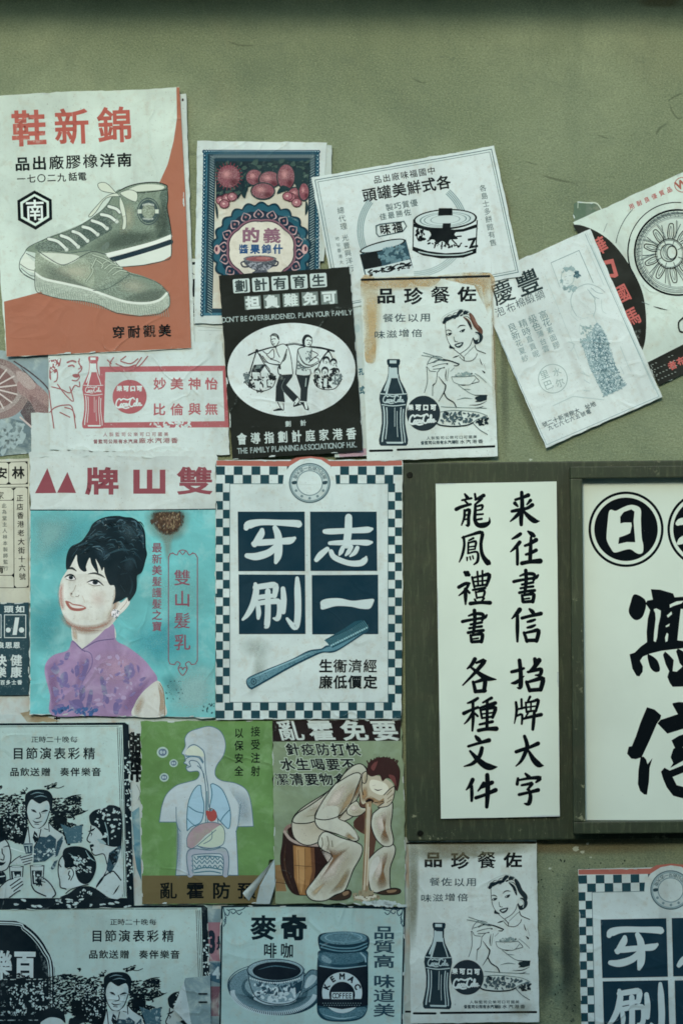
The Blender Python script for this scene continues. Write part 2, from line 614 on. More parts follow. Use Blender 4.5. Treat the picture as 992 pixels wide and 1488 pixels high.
    def done(s):
        ca, sa = cos(s.ang), sin(s.ang)
        s.memo = {}
        loc = lambda px, py: ((px - s.cx) / 1000 * ca - (py - s.cy) / 1000 * sa, -(px - s.cx) / 1000 * sa - (py - s.cy) / 1000 * ca)
        for key, d in s.parts.items():
            if not d['v']: continue
            if d['skirt'] and s.chips:                              # worn, whitened edges
                s.cur = d
                s.lay += 1
                o = s.outline
                for n in range(s.chips):
                    i = s.rnd.randrange(len(o))
                    (x0, y0), (x1, y1) = o[i], o[(i + 1) % len(o)]
                    mx, my = sum(q[0] for q in o) / len(o) - x0, sum(q[1] for q in o) / len(o) - y0
                    l = math.hypot(mx, my) or 1
                    mx, my = mx / l, my / l
                    r = s.rnd.uniform(0.8, 2.6)
                    v = [(x0, y0), (x1, y1), (x1 + mx * r * .5, y1 + my * r * .5), (x0 + (x1 - x0) * .6 + mx * r, y0 + (y1 - y0) * .6 + my * r), (x0 + mx * r * .8, y0 + my * r * .8)]
                    s._add(v, [tuple(range(5))], mat('bccac1', 'p'), s.lay * LAYER + n * 3e-7)
            pv, pf, pm, pn, pa = [], [], [], [], []
            V = [loc(q[0], q[1]) + (q[2], q[3] if len(q) > 3 else 1.0) for q in d['v']]
            for f, m in zip(d['f'], d['m']):
                if len(f) > 8:
                    tr = tessellate_polygon([[Vector((V[i][0], V[i][1], 0)) for i in f]])
                    todo = [[V[f[i]] for i in t] for t in tr]
                else:
                    todo = [[V[i] for i in f]]
                for fam in FAM:
                    todo = [q for t in todo for q in split(t, fam)]
                for q in todo:
                    ar = sum(q[i - 1][0] * q[i][1] - q[i][0] * q[i - 1][1] for i in range(len(q)))
                    if abs(ar) < 1e-12: continue
                    if ar < 0: q = q[::-1]
                    k = len(pv)
                    for x, z, y, a in q:
                        h, nx, nz = s.at(x, z)
                        pv.append((x, -(h + y), z))
                        l = math.sqrt(nx * nx + nz * nz + 1)
                        pn.append((nx / l, -1 / l, nz / l))
                        pa.append(a)
                    pf.append(tuple(range(k, k + len(q))))
                    pm.append(m)
            if d['skirt']:
                o = [loc(*q) for q in s.outline]
                for i in range(len(o)):
                    a_, b_ = o[i], o[(i + 1) % len(o)]
                    ts = {0.0, 1.0}
                    for fam in FAM:
                        fa, fb = fam(a_) / CELL, fam(b_) / CELL
                        if abs(fb - fa) > 1e-9:
                            for k in range(math.floor(min(fa, fb)) + 1, math.ceil(max(fa, fb))): ts.add((k - fa) / (fb - fa))
                    ts = sorted(ts)
                    nx, nz = b_[1] - a_[1], a_[0] - b_[0]
                    l = math.hypot(nx, nz) or 1
                    if nx * a_[0] + nz * a_[1] < 0: l = -l
                    for t0, t1 in zip(ts, ts[1:]):
                        q = [(a_[0] + (b_[0] - a_[0]) * t, a_[1] + (b_[1] - a_[1]) * t) for t in (t0, t1)]
                        y = [-s.at(*w)[0] for w in q]
                        k = len(pv)
                        pv += [(q[0][0], y[0], q[0][1]), (q[1][0], y[1], q[1][1]), (q[1][0], y[1] + .0005, q[1][1]), (q[0][0], y[0] + .0005, q[0][1])]
                        pn += [(nx / l, 0, nz / l)] * 4
                        pa += [1.0] * 4
                        pf.append((k, k + 1, k + 2, k + 3))
                        pm.append(0)
            me = bpy.data.meshes.new(d['name'])
            me.from_pydata(pv, [], pf)
            for m in d['mats']: me.materials.append(m)
            me.polygons.foreach_set('material_index', pm)
            me.polygons.foreach_set('use_smooth', [True] * len(pf))
            if min(pa) < 1:
                at = me.attributes.new('soft', 'FLOAT', 'POINT')
                at.data.foreach_set('value', pa)
            me.normals_split_custom_set_from_vertices(pn)
            me.update()
            o = bpy.data.objects.new(d['name'], me)
            COL.objects.link(o)
            o.parent = s.root
            o['seed'] = s.seed
            if d['label']: o['label'] = d['label']
        return s.root
def copy_tree(root, loc, ang=None, scale=None, label=None):
    """a second copy of a thing with copies of its parts"""
    c = root.copy()
    COL.objects.link(c)
    c.location = loc
    if ang is not None: c.rotation_euler = (0, -R(ang), 0)
    if scale: c.scale = scale
    if label: c['label'] = label
    for ch in list(root.children):
        d = ch.copy()
        COL.objects.link(d)
        d.parent = c
        if 'seed' in d: d['seed'] = d['seed'] + 23.7
    return c
K = '071013'          # printing black

# ------------------------------------------------------------------ the setting
def wall_mat():
    k = NT('olive_plaster')
    c = rgb('7a8868')
    d = k.mix(k.ramp(k.noise(2.4, 5, 0.6, 0.4, dist=0.5), 0.36, 0.66), rgb('737f61'), rgb('8a9575'))
    d = k.mix(k.ramp(k.noise(6, 6, 0.65, 4.0, dist=1.0), 0.46, 0.74, 0, 0.7), d, rgb('67745a'))
    d = k.mix(k.ramp(k.noise(4, 4, 0.6, 21.0, dist=0.6), 0.52, 0.72, 0, 0.32), d, rgb('8a865c'))         # ochre staining
    d = k.mix(k.ramp(k.noise(10, 5, 0.65, 9.0, stretch=(1, 1, 0.16)), 0.54, 0.74, 0, 0.32), d, rgb('5d6b55'))  # runs
    d = k.mix(k.mul(k.ramp(k.noise(60, 5, 0.7, 14.0, stretch=(.35, 1, 1)), 0.6, 0.7, 0, .7), k.ramp(k.noise(5, 3, 0.6, 17.0), 0.5, 0.6)), d, rgb('4c5848'))  # scuffs
    d = k.mix(k.ramp(k.noise(520, 3, 0.7, 5.0, stretch=(.6, 1, 1)), 0.40, 0.60, 0, 0.48), d, rgb('515e4b'))
    d = k.mix(k.ramp(k.noise(640, 3, 0.7, 8.0, stretch=(.6, 1, 1)), 0.52, 0.66, 0, 0.42), d, rgb('a3ae8c'))
    d = k.mix(k.ramp(k.noise(21, 6, 0.72, 31.0, dist=.5), 0.50, 0.72, 0, 0.4), d, rgb('606d58'))
    d = k.mix(k.ramp(k.noise(1300 / 4.2, 3, 0.6, 41.0), 0.67, 0.73, 0, 0.6), d, rgb('3f4a3c'))
    # mould and grime low down on the wall
    sep = k.n('ShaderNodeSeparateXYZ'); k.l(k.co, sep.inputs[0])
    low = k.ramp(sep.outputs[2], 1.12, 0.85)
    d = k.mix(k.mul(low, k.ramp(k.noise(16, 5, 0.7, 3.0, dist=.7), 0.40, 0.66, 0, 0.75)), d, rgb('42594d'))
    d = k.mix(k.mul(low, k.ramp(k.noise(120, 5, 0.75, 6.0), 0.56, 0.66, 0, 0.8)), d, rgb('2f3d36'))
    k.base(k.tinted(d))
    k.bump(k.noise(11, 4, 0.5, 2.0), 0.006, 0.5)
    k.bump(k.noise(230, 3, 0.6, 0.0, dist=0.3, stretch=(.6, 1, 1)), 0.0017, 0.9)
    k.bump(k.noise(560, 2, 0.6, 3.0), 0.0006, 0.7)
    k.b.inputs['Roughness'].default_value = 0.88
    return k.m
M_WALL = wall_mat()
bm = bmesh.new()
box_bm(bm, -6, 6, 0, 0.25, 0, 3.2)
wall = tag(mesh_obj('plaster_wall', bm, M_WALL), 'rough olive green plastered wall that all the posters are pasted on', 'wall')

def simple(name, h, rough=0.8, var=0.25, scale=6, bumpd=0.002, bscale=60):
    k = NT(name)
    c = rgb(h)
    k.base(k.mix(k.ramp(k.noise(scale, 5, 0.6, 1.0), 0.3, 0.7), shade(c, 1 - var), c))
    k.bump(k.noise(bscale, 4, 0.6, 2.0), bumpd, 0.7)
    k.b.inputs['Roughness'].default_value = rough
    return k.m
M_GROUND = simple('pavement_grey', '50524e', 0.9, 0.3, 3, 0.004, 40)
bm = bmesh.new()
box_bm(bm, -150, 150, -150, 150, -0.2, 0.0)
tag(mesh_obj('ground', bm, M_GROUND), kind='structure')

# added ledge above the view, sized to shade the top of the wall
M_LEDGE = simple('ledge_brown', '7a5a34', 0.7, 0.35, 14, 0.001, 90)
bm = bmesh.new()
box_bm(bm, -4.0, 4.0, -0.20, 0.0, WZ(-56), WZ(-150), 0.004)
tag(mesh_obj('ledge', bm, M_LEDGE), 'added brown wooden ledge, unseen above the view, shading the wall below it', 'ledge')
# added house opposite, unseen; its height sets the shade low on the wall
M_OPP = simple('opposite_render', '5d655f', 0.9, 0.2, 1.5, 0.003, 30)
M_DARK = simple('window_glass_dark', '27323a', 0.15, 0.1, 2, 0.0001, 3)
opp = empty('unseen_shade_house', (0, -5.2, 0))
tag(opp, 'added unseen grey rendered house opposite that shades the lower wall', 'house')
bm = bmesh.new(); box_bm(bm, -9, 9, -5, 0, 0, 3.13)
mesh_obj('wall', bm, M_OPP, opp)
bm = bmesh.new(); box_bm(bm, -9.1, 9.1, -5.1, 0.15, 3.133, 3.31, 0.01)
mesh_obj('parapet', bm, M_OPP, opp)
for x in (-6, -2.5, 2.5, 6):
    bm = bmesh.new(); box_bm(bm, x - 0.6, x + 0.6, 0.003, 0.05, 1.3, 2.7, 0.005)
    w_ = mesh_obj('window', bm, M_OPP, opp)
    bm = bmesh.new(); box_bm(bm, x - 0.52, x + 0.52, 0.053, 0.06, 1.38, 2.62)
    mesh_obj('pane', bm, M_DARK, w_)


# marks on the plaster: scuffs, brown stains, darker patches and flaked spots
q = Poster('wall_marks', None, None, 496, 744, 0, -0.46, seed=3, wave=0.0)
q.h = lambda t: 0.0
q.view(0, 0, 1)
q.part('scuff')
for a in ('786,254,3 805,260,5 842,268,2', '762,235,2 775,238,3 780,239,1', '866,196,2 876,199,4 884,202,1', '952,198,2 958,186,5 972,178,2', '972,150,2 976,162,4 984,172,4 992,170,2', '968,148,2 980,140,4 994,134,3', '700,320,2 716,326,4 730,327,2', '596,112,2 612,120,4 622,119,1', '330,60,2 350,66,4 372,66,2'):
    q.sline('4a5844', a, .42)
q.part('damp_stain')
for a in ('585,1222 700,1218 860,1216 1000,1214 1000,1236 860,1244 700,1240 590,1236', '930,-4 990,-4 992,10 950,12 925,8', '726,260 742,300 740,380 728,330'):
    q.soft('7a6a3c', a, .5, .42)
for a in ('812,1300 838,1262 842,1480 815,1484', '812,1330 826,1300 832,1420 818,1440', '780,1370 800,1350 805,1440 785,1470'):
    q.soft('2f3d36', a, .35, .5)  # darker streaks on the plaster below the board
for a in ('740,560 752,540 790,640 780,650', '726,420 736,420 740,640 728,650'):
    q.soft('55624f', a, .4, .4)  # darker olive patches beside the posters
q.part('flake')
for x, y, r in ((836, 1233, 5), (846, 1238, 3), (853, 1226, 2.4), (798, 1262, 2), (770, 668, 2.5), (858, 1246, 2)):
    q.fill('a3ad98/b', [(x + r * cos(t) * q.rnd.uniform(.6, 1.5), y + r * sin(t) * q.rnd.uniform(.4, .9)) for t in [i * .785 for i in range(8)]])
q.scatter('2f3a30/b', '780,1250 1000,1250 1000,1270 780,1300', 30, 1.1); q.scatter('2f3a30/b', '805,1290 845,1270 845,1488 805,1488', 60, 1.0)
q.done()
for ch in list(q.root.children):
    ch.parent = wall
    ch.location = q.root.location
bpy.data.objects.remove(q.root)

# ================================================================== the posters
# ------------------------------------------------------------------ shoe poster
p = Poster('shoe_poster', 'orange and white poster picturing a high top shoe and a low canvas shoe', 'poster', 130, 325, 2.0, 6, seed=11, wave=0.6)
p.view(0, 100, .33266)
p.curl(262,128,42,3.5).curl(8,520,40,2.2).curl(70,140,45,3.0)
p.paper('-60,125 300,103 620,95 785,84 838,1222 34,1260', PAPER + '/p')
p.part('orange_field')
p.fill('a8623f/s', '773,86 786,85 812,560 837,1221 34,1259 22,1019 168,981 400,900 600,760 690,520 735,420 760,320 775,220')
p.part('headline', 'red headline characters')
p.txt('b4513d/s', '鞋新錦', 130, 262, 150, 187, w=142, bold=.034, rot=2.2)
p.part('caption')
for i, ch in enumerate('品出廠膠橡洋南'):
    p.txt(K, ch, 102 + 74 * i, 418 - 2.9 * i, 58, w=62, bold=.03)
p.txt(K, '一七〇二九', 97, 484, 36, 44, bold=.018)
p.txt(K, '話電', 322, 474, 36, 40, bold=.022)
p.txt(K, '穿耐觀美', 521, 1152, 52, 67, bold=.034)
p.part('emblem', 'black hexagon emblem')
p.fill(K + '/s', '155,534 230,574 232,660 160,706 83,664 80,578')
p.fill(PAPER + '/s', '155,549 217,582 219,652 159,690 96,655 93,586')
p.fill(K + '/s', '155,560 207,588 209,646 159,678 106,649 104,592')
p.txt('d4ded4/s', '南', 157, 620, 88, w=78, bold=.016)
p.part('high_top_picture')
p.view(20, 255, 240 / 992)
GR = '7f917c'
p.blob(GR + '/c', '655,85 690,68 760,50 850,45 915,60 928,72 930,130 925,200 938,270 948,350 945,370 800,420 600,470 480,520 300,520 140,470 80,455 100,430 200,380 330,330 420,290 500,240 560,180 600,120 630,90')
p.blob('5d7061/c', '880,120 925,80 928,200 945,350 900,370 860,380 895,320 905,250 890,180')
p.blob('68796a/c', '140,420 260,375 400,310 510,240 570,190 600,230 580,330 470,400 380,450 250,455 150,450')
p.soft('3f5248', '600,330 760,330 900,330 930,370 800,420 560,470 430,450', .4, .55); p.soft('a9b79c', '660,180 720,160 740,250 720,330 640,360 640,260', .2, .7); p.soft('44574c', '845,200 920,150 945,340 880,380 840,330', .3, .7)
p.blob('4e6156/c', '430,320 540,250 580,300 590,330 470,400 400,440 380,400')
p.blob('c3cdb8/s', '690,92 760,62 850,58 905,70 890,88 820,95 745,100')
p.line(K, 6, '640,95 690,70 770,50 860,46 918,62 926,75')
p.line(K, 5, '690,95 750,108 830,102 915,90')
p.line(K, 5, '924,75 930,140 924,200 938,270 950,350')
p.line('3b4a44', 4, '640,95 600,130 560,190 500,240 420,295 330,340 210,380 100,430 70,470 45,510 40,560 60,590 130,630')
p.blob('cfd8c6/s', '75,468 60,500 45,530 70,560 135,590 300,600 560,560 640,550 650,520 600,480 500,500 300,540 150,530 95,490')
p.fill('cdd6c6/s', '570,480 700,448 850,405 946,362 948,485 900,515 780,540 600,555 560,540')
p.line('d8dfd0/s', 22, '560,482 700,448 850,407 944,370')
p.line('22343a/s', 30, '570,515 700,480 850,435 946,402')
p.line('3b4a44', 5, '600,556 780,542 900,516 948,487 950,350')
for a in ('80,470 140,505 140,525', '45,535 90,565 135,575', '50,560 100,600 132,608', '40,560 70,600 130,632'): p.line('4a5a52', 4, a)
for a in ('215,385 270,400 320,445', '290,365 340,385 390,430', '360,340 400,355 445,395', '420,312 465,325 510,360', '475,275 530,295 565,325', '530,238 580,250 620,280', '575,190 620,205 640,225'):
    p.line('46574f', 26, a); p.line('cdd6c6/s', 17, a)
for x, y in ((322, 448), (392, 432), (447, 396), (508, 358), (564, 322), (622, 280)): p.ell('b9c4b4/s', x, y, 12, 12, hole=.4)
for a in ('640,130 560,140 500,220 470,250 455,245 500,190 560,130 620,110', '620,110 560,50 510,55 530,95 600,110', '645,105 700,90 745,110 740,160 700,150 650,120', '640,125 665,180 680,260 676,320 655,325 660,270 640,190'):
    p.blob('c6cfba/s', a); p.line('56665a', 4, a, closed=True)
p.ell('3a4b4c', 812, 220, 68, 82, hole=.92)
p.ell('40524f', 812, 220, 58, 70, hole=.66)
p.ell('97a48c/c', 812, 218, 38, 44)
p.rect('c2ccb8', 748, 208, 772, 232); p.rect('c2ccb8', 852, 208, 874, 232)
for i in range(9): p.rect('c5cfbf', 778 + i * 8, 168 - 2 * abs(4 - i) * -1, 782 + i * 8, 180 + 2 * abs(4 - i))
for i in range(8): p.rect('c5cfbf', 780 + i * 8, 262 - abs(4 - i), 784 + i * 8, 272 - abs(4 - i))
p.blob('6d7d6f/c', '530,440 560,405 580,410 570,440 545,455')
p.part('low_shoe_picture')
p.blob('91a08a/c', '140,460 200,452 330,468 400,462 470,455 540,470 600,520 680,575 780,610 860,640 910,690 938,720 920,790 700,800 400,720 150,610 138,540')
p.blob('a3b198/c', '150,480 300,545 420,500 480,560 470,680 300,650 150,600')
p.soft('64776a', '150,520 300,560 430,650 560,720 300,670 150,620', .4, .5); p.soft('b9c5ac', '240,560 400,520 500,560 460,640 320,620', .2, .6)
p.blob('82937f/c', '500,690 640,620 720,590 880,655 900,720 800,770 640,750')
p.soft('5f7265', '640,750 780,690 930,680 930,760 800,780', .4, .6); p.soft('adbaa3', '620,640 740,610 840,670 760,720 640,700', .2, .6)
p.blob('c6cfbb/s', '165,470 250,470 370,480 400,500 340,535 270,540 190,500')
p.line('3f4e48', 5, '150,455 200,490 290,540 360,520 410,490 480,460 560,480')
p.line('54645a', 5, '150,455 250,458 330,470 400,462 470,452')
p.fill('b3c0ac/c', '132,585 190,625 300,650 440,680 560,720 680,758 800,768 880,745 925,700 938,735 935,790 880,830 760,845 620,825 520,780 420,755 300,745 190,718 140,685')
p.line('d0d8c8/s', 14, '134,590 190,625 300,650 440,682 560,724 680,762 800,770 880,750 926,706')
p.line('3f4e48', 4, '132,585 138,690 190,718 300,746 420,757 520,782 620,828 760,847 880,832 936,790 940,735 926,700')
for i in range(56): 
    t = i / 55; x = 145 + t * 780
    yb = 640 + t * 150 + 34 * sin(t * 3.0)
    p.line('7d8d7e', 3, [(x, yb), (x + 10, yb + 58)])
p.line('4b5b52', 4, '480,695 560,685 640,640 700,595')
p.line('4b5b52', 4, '600,505 640,550 700,592 800,620 880,655 926,705')
for a in ('530,545 560,520 600,530', '550,565 590,535 630,545', '575,585 610,555 655,560', '600,600 640,575 680,580', '480,480 540,500 580,520', '500,510 540,540 530,560', '470,530 480,580 440,640', '500,500 470,560'):
    p.line('4a5a50', 13, a); p.line('a9b69f/s', 8, a)
p.done()

# sheets that peek out behind the shoe poster
p = Poster('paper_sheet', 'plain white sheet showing as a thin strip to the right of the shoe poster', 'paper', 240, 320, 1.5, 4, seed=5)
p.view(0, 0, 1)
p.paper('180,135 271,137 283,500 200,505', 'c2cfc5/p')
p.part('printing')
p.ell('3b2f2c', 266, 146, 1.6, 2.2)
p.done()
p = Poster('newsprint_sheet', 'white sheet with torn black printing between the shoe poster and the fruit preserve poster', 'paper', 272, 440, 1.2, 2, seed=6)
p.view(0, 0, 1)
p.paper('240,378 292,376 336,470 336,545 240,545', 'c3d0c6/p')
p.part('printing')
p.rect(K, 262, 381, 285, 385)
p.part('lettering')
p.txt(K, '日', 283, 420, 22, w=18, bold=.07); p.fill(K, '275,408 284,405 283,432 276,430')
p.txt(K, '品', 280, 448, 13, bold=.05); p.txt(K, '之', 283, 462, 10, bold=.04); p.txt(K, '久', 277, 394, 12)
p.part('rule')
p.line('8d9a92', .8, '287,474 325,478'); p.line('9aa79e', .7, '288,480 326,481')
p.done()

# ------------------------------------------------------------------ fruit preserve poster
p = Poster('backing_sheet', 'white sheet sticking out at the top right behind the fruit preserve poster', 'paper', 420, 290, 0.2, 4, seed=8)
p.view(0, 0, 1)
p.paper('360,209 482,212 480,300 470,380 360,380', 'bccac0/p')
p.done()
SC = 'c5d2c9'
p = Poster('preserve_poster', 'fruit preserve poster with dark blue bead border, red fruits and a round medallion', 'poster', 378, 335, 0.4, 5, seed=12)
p.view(270, 180, .2621)
p.paper('66,97 420,103 782,108 745,600 740,1105 400,1112 48,1108', SC + '/p')
p.part('picture_ground')
CR = 'c9c6aa'
p.fill('3a6976/i', '98,150 740,152 738,440 735,1060 88,1066')
p.fill('1f3a44/s', '122,170 722,172 716,1045 110,1050')
p.fill(CR + '/w', '168,215 682,215 672,1030 150,1025')
p.part('bead_border', 'dark blue beaded border')
for i in range(44):
    t = i / 43
    for bx, by in ((103 + t * 632, 157 + t * 2), (108 - t * 16, 160 + t * 900), (732 - t * 4, 160 + t * 900)):
        p.ell('123f50', bx, by, 10.5, 11, n=10)
        p.ell('9fbcbd', bx - 1, by - 2, 3.6, 3.6, n=8)
for i in range(62):
    t = i / 61
    p.line('8fa6a2', 3, [(136 - t * 14, 180 + t * 860), (160 - t * 14, 196 + t * 860)])
    p.line('8fa6a2', 3, [(690 - t * 6, 196 + t * 860), (714 - t * 6, 180 + t * 860)])
for i in range(40): p.line('8fa3a0', 4, [(150 + i * 14, 192), (160 + i * 14, 176)])
p.part('fruit_picture')
DKL = '1f3436'
p.fill('1c2b30/s', '168,212 684,212 684,330 640,400 600,330 520,345 480,360 420,330 330,360 290,420 250,400 168,420')
p.scatter('3a5048', '168,212 684,212 684,320 520,330 420,310 300,400 168,400', 70, 13, ang=-30)
p.scatter(DKL, '168,212 684,212 684,320 520,330 420,310 300,400 168,400', 60, 12, ang=40)
RD = '8f4652'
for (x, y, a, b) in ((240, 295, 62, 62), (380, 300, 44, 42), (465, 312, 56, 44), (428, 376, 62, 42), (556, 298, 46, 68), (610, 392, 42, 34), (655, 380, 26, 46)):
    p.ell(DKL, x, y, a + 7, b + 7, n=26); p.ell(RD + '/c', x, y, a, b, n=30)
    p.soft('c8918e', [(x - a * .2 + a * .6 * cos(t * .52), y - b * .2 + b * .55 * sin(t * .52)) for t in range(12)], .2, .8, False); p.soft('5d2833', [(x + a * .45 + a * .5 * cos(t * .52), y + b * .5 + b * .45 * sin(t * .52)) for t in range(12)], .3, .6, False)
for i in range(22):
    a = i * 2 * pi / 22
    p.line('6d3038', 5, [(240 + 56 * cos(a), 295 + 56 * sin(a)), (240 + 76 * cos(a), 295 + 76 * sin(a))])
for (x, y) in ((196, 428), (230, 415), (258, 408), (215, 448), (580, 410), (615, 440), (565, 405)):
    p.ell('5e2b35', x, y, 30, 26, n=14); p.ell('b0606a/c', x, y, 24, 20, n=14); p.ell('d4a89c', x - 3, y - 2, 7, 6, n=8)
for a in ('310,390 340,350 330,415', '505,390 535,345 580,365 540,380', '165,440 180,480 178,530 168,500', '665,430 680,470 662,510', '610,250 650,260 640,340 620,370 605,320', '320,400 345,370 340,340'):
    p.blob(DKL + '/s', a)
p.part('medallion')
def scallop(cx, cy, rx, ry, n, d): return [(cx + (rx + d * abs(sin(n * t / 2))) * cos(t), cy + (ry + d * abs(sin(n * t / 2))) * sin(t)) for t in [2 * pi * i / 160 for i in range(160)]]
p.fill('15323d/s', scallop(420, 705, 258, 250, 22, 22))
p.fill('23535f/s', scallop(420, 705, 246, 240, 22, 20))
p.fill('182b3a/s', scallop(420, 705, 224, 214, 22, 8))
for i in range(18):
    a = 2 * pi * i / 18 + .1
    cx, cy = 420 + 216 * cos(a), 705 + 206 * sin(a)
    for sg in (-1, 1):
        p.line('b08f8c', 7.5, [(cx + 22 * cos(a), cy + 22 * sin(a)), (cx + sg * 22 * sin(a), cy - sg * 22 * cos(a)), (cx - 14 * cos(a) + sg * 24 * sin(a), cy - 14 * sin(a) - sg * 24 * cos(a)), (cx - 24 * cos(a) + sg * 10 * sin(a), cy - 24 * sin(a) - sg * 10 * cos(a))], taper=True)
    p.ell('8f6060', cx - 4 * cos(a), cy - 4 * sin(a), 7, 7, n=8)
p.fill('80535f/s', scallop(420, 700, 190, 166, 8, 8))
p.fill('3a2a3a/s', scallop(420, 700, 180, 157, 8, 8))
p.fill('d0cdb4/p', scallop(420, 700, 174, 151, 8, 8))
p.ell('c59a90', 176, 700, 16, 26); p.ell('54233c', 172, 698, 7, 14); p.ell('c59a90', 660, 698, 16, 26); p.ell('54233c', 664, 696, 7, 14)
p.txt('86586a/s', '的', 362, 620, 78, w=92, bold=.05, rot=0); p.txt('86586a/s', '義', 478, 622, 80, w=92, bold=.05, rot=0)
for i, ch in enumerate('醬果錦什'): p.txt('1d4a72/s', ch, 322 + 63 * i, 697, 50, w=50, bold=.045, rot=0)
p.part('tureen_picture')
p.blob('454a55/c', '325,760 420,740 500,755 490,790 450,815 460,830 370,830 385,815 345,795')
p.ell('6b6e72/c', 412, 752, 92, 20); p.ell('8c4a4c/s', 412, 752, 78, 14); p.ell('a8635c', 430, 748, 40, 7)
p.line('30333d', 9, '325,765 308,775 320,795 345,795'); p.line('30333d', 9, '492,762 512,770 504,788 482,790')
p.scatter('8d9296', '345,775 480,775 460,815 370,815', 40, 5)
p.done()

# ------------------------------------------------------------------ tinned food poster
p = Poster('tinned_food_poster', 'tilted white poster with two food tins and a double line border', 'poster', 604, 332, 10.0, 7, seed=21)
p.view(440, 190, .32258)
p.curl(716,213,34,3.2)
p.wk = 1.25
p.paper('38,215 858,72 984,657 155,812', 'c6d3cb/p')
p.part('border')
p.lines('56706f', 3.2, '55,226 846,88 966,640 160,792 55,226', smooth=False)
p.lines('5b7573', 2.2, '68,234 838,100 955,632 170,782 68,234', smooth=False)
p.part('headline')
p.txt(K, '品出廠味福國中', 335, 223, 34, 40.8, bold=.012, rot=9.2)
p.txt(K, '頭罐美鮮式各', 299, 292, 60, 67.4, bold=.026, rot=9.6)
p.part('caption')
G = '3f5656'
p.txt(G, '製巧質優', 388, 348, 32, 37.3, bold=.014, rot=10)
p.txt(G, '佳最勝佐', 360, 390, 30, 37, bold=.012, rot=10)
p.vtxt('3d5454', '各島士多餅館有售', 808, 262, 30, 35.5, rot=10.5)
p.vtxt('3d5454', '總代理', 170, 362, 30, 36.5, rot=10)
p.vtxt('3d5454', '光豐興洋行', 190, 485, 29, 35, rot=10)
p.vtxt('4d6463', '地址香港大', 154, 489, 18, 27, rot=10)
p.part('ring_picture')
def arc(c, w, cx, cy, rx, ry, a0, a1, n=24): p.line(c, w, [(cx + rx * cos(R(a0 + (a1 - a0) * i / n)), cy + ry * sin(R(a0 + (a1 - a0) * i / n))) for i in range(n + 1)])
for k in range(4): arc('7f9795', 4, 492, 452, 246 - 8 * k, 232 - 8 * k, 148, 216)
p.part('ring_picture', new=True)
for k in range(4): arc('7f9795', 4, 492, 452, 250 - 8 * k, 244 - 8 * k, -48, -18)
p.part('ring_picture', new=True)
for k in range(4): arc('9fb2ac', 4, 492, 430, 252 - 8 * k, 232 - 8 * k, 38, 88)
p.part('emblem')
p.fill(G, '326,430 345,422 455,409 468,434 449,460 340,483 328,468', holes=['333,434 347,428 452,415 462,434 446,455 342,477 333,465'])
p.txt(K, '味福', 369, 447, 46, 56, w=44, bold=.03, rot=9)
p.part('tin_picture')
p.fill('c2cfc8/s', '497,405 560,440 700,450 782,408 776,550 720,572 620,575 540,560 494,535')
p.ell(K, 639, 402, 143, 46, -3); p.ell('b9c8c1/s', 639, 401, 134, 39, -3)
for k in (.86, .72, .5): p.ell('5b7573', 639, 403, 134 * k, 38 * k, -3, hole=.95)
p.fill(K + '/s', '610,352 670,352 672,384 606,386'); p.fill(K + '/s', '628,420 664,420 662,450 625,448')
p.fill(K + '/s', '498,420 560,440 640,452 720,445 780,424 780,440 720,458 640,464 560,454 498,436')
p.line(K, 4, '497,405 494,540 540,562 620,576 720,572 776,552 782,408', smooth=False)
p.blob(K + '/s', '560,440 600,450 640,445 690,452 680,470 695,490 660,495 650,515 625,500 600,515 590,495 565,490 575,470')
for a in ('600,505 590,530', '625,505 622,535', '650,505 655,525', '575,490 560,500', '690,480 710,478', '670,495 690,515', '640,510 640,525'): p.line(K, 5, a)
p.fill(K + '/s', '496,525 560,545 640,555 720,550 776,532 776,552 720,572 620,576 540,562 494,540')
p.line('a6b8b1', 4, '520,548 600,562 700,562 760,548')
p.scatter(K, '560,515 660,530 740,525 740,505 660,515 570,505', 26, 4, long=2.2)
p.txt(K, 'Z', 762, 508, 42, bold=.05)
p.line(K, 4, '515,440 512,480 520,500'); p.line(K, 5, '528,450 534,480 520,490'); p.scatter(K, '505,450 545,455 540,500 505,495', 14, 6)
p.fill('2a4750/s', '255,560 300,540 380,515 455,498 462,492 495,620 470,645 400,650 280,660')
p.ell(K, 358, 522, 106, 22, -14); p.ell('aebfba/s', 358, 522, 98, 16, -14)
p.fill(K + '/s', '256,562 330,545 355,600 350,622 280,640'); p.scatter('5f7f84', '330,545 455,510 475,590 360,610', 46, 8)
p.fill('bac8c2/s', '278,628 360,612 480,582 494,622 470,646 400,652 285,660')
p.scatter(K, '285,635 480,595 488,620 300,655', 44, 5, ang=-12, long=2.4)
p.done()

# ------------------------------------------------------------------ scrap and wheel poster
p = Poster('paper_scrap', 'small torn dark green paper scrap sticking out above the wheel poster', 'paper scrap', 850, 315, 2, 1, seed=31)
p.view(830, 240, .21514)
p.paper('12,262 40,248 165,256 200,300 190,420 14,440', '5d735e/p', jag=.8, step=5)
p.part('torn_edge')
p.line('b9c4ae', 8, '40,250 100,255 165,258 198,298'); p.line('a9b59f', 5, '42,250 40,290')
p.done()
p = Poster('wheel_poster', 'wheel poster at the right edge with a black curved panel and red characters', 'poster', 930, 400, 24.0, 3, seed=32)
p.view(830, 240, .21514)
p.wk = 1.25
p.paper('8,388 700,70 1200,-130 1560,1020 585,1487', PAPER + '/p')
p.part('dark_panel')
p.fill('22241f/s', spline(pts('6,404 60,408 150,442 250,508 340,608 425,745 480,880 500,1040 494,1180 474,1256'), False) + pts('380,1090 250,810'))
p.fill('22241f/s', '508,1334 1000,1085 1075,1260 585,1490')
p.part('headline', 'red characters on black panel')
RR = 'c0574a/s'
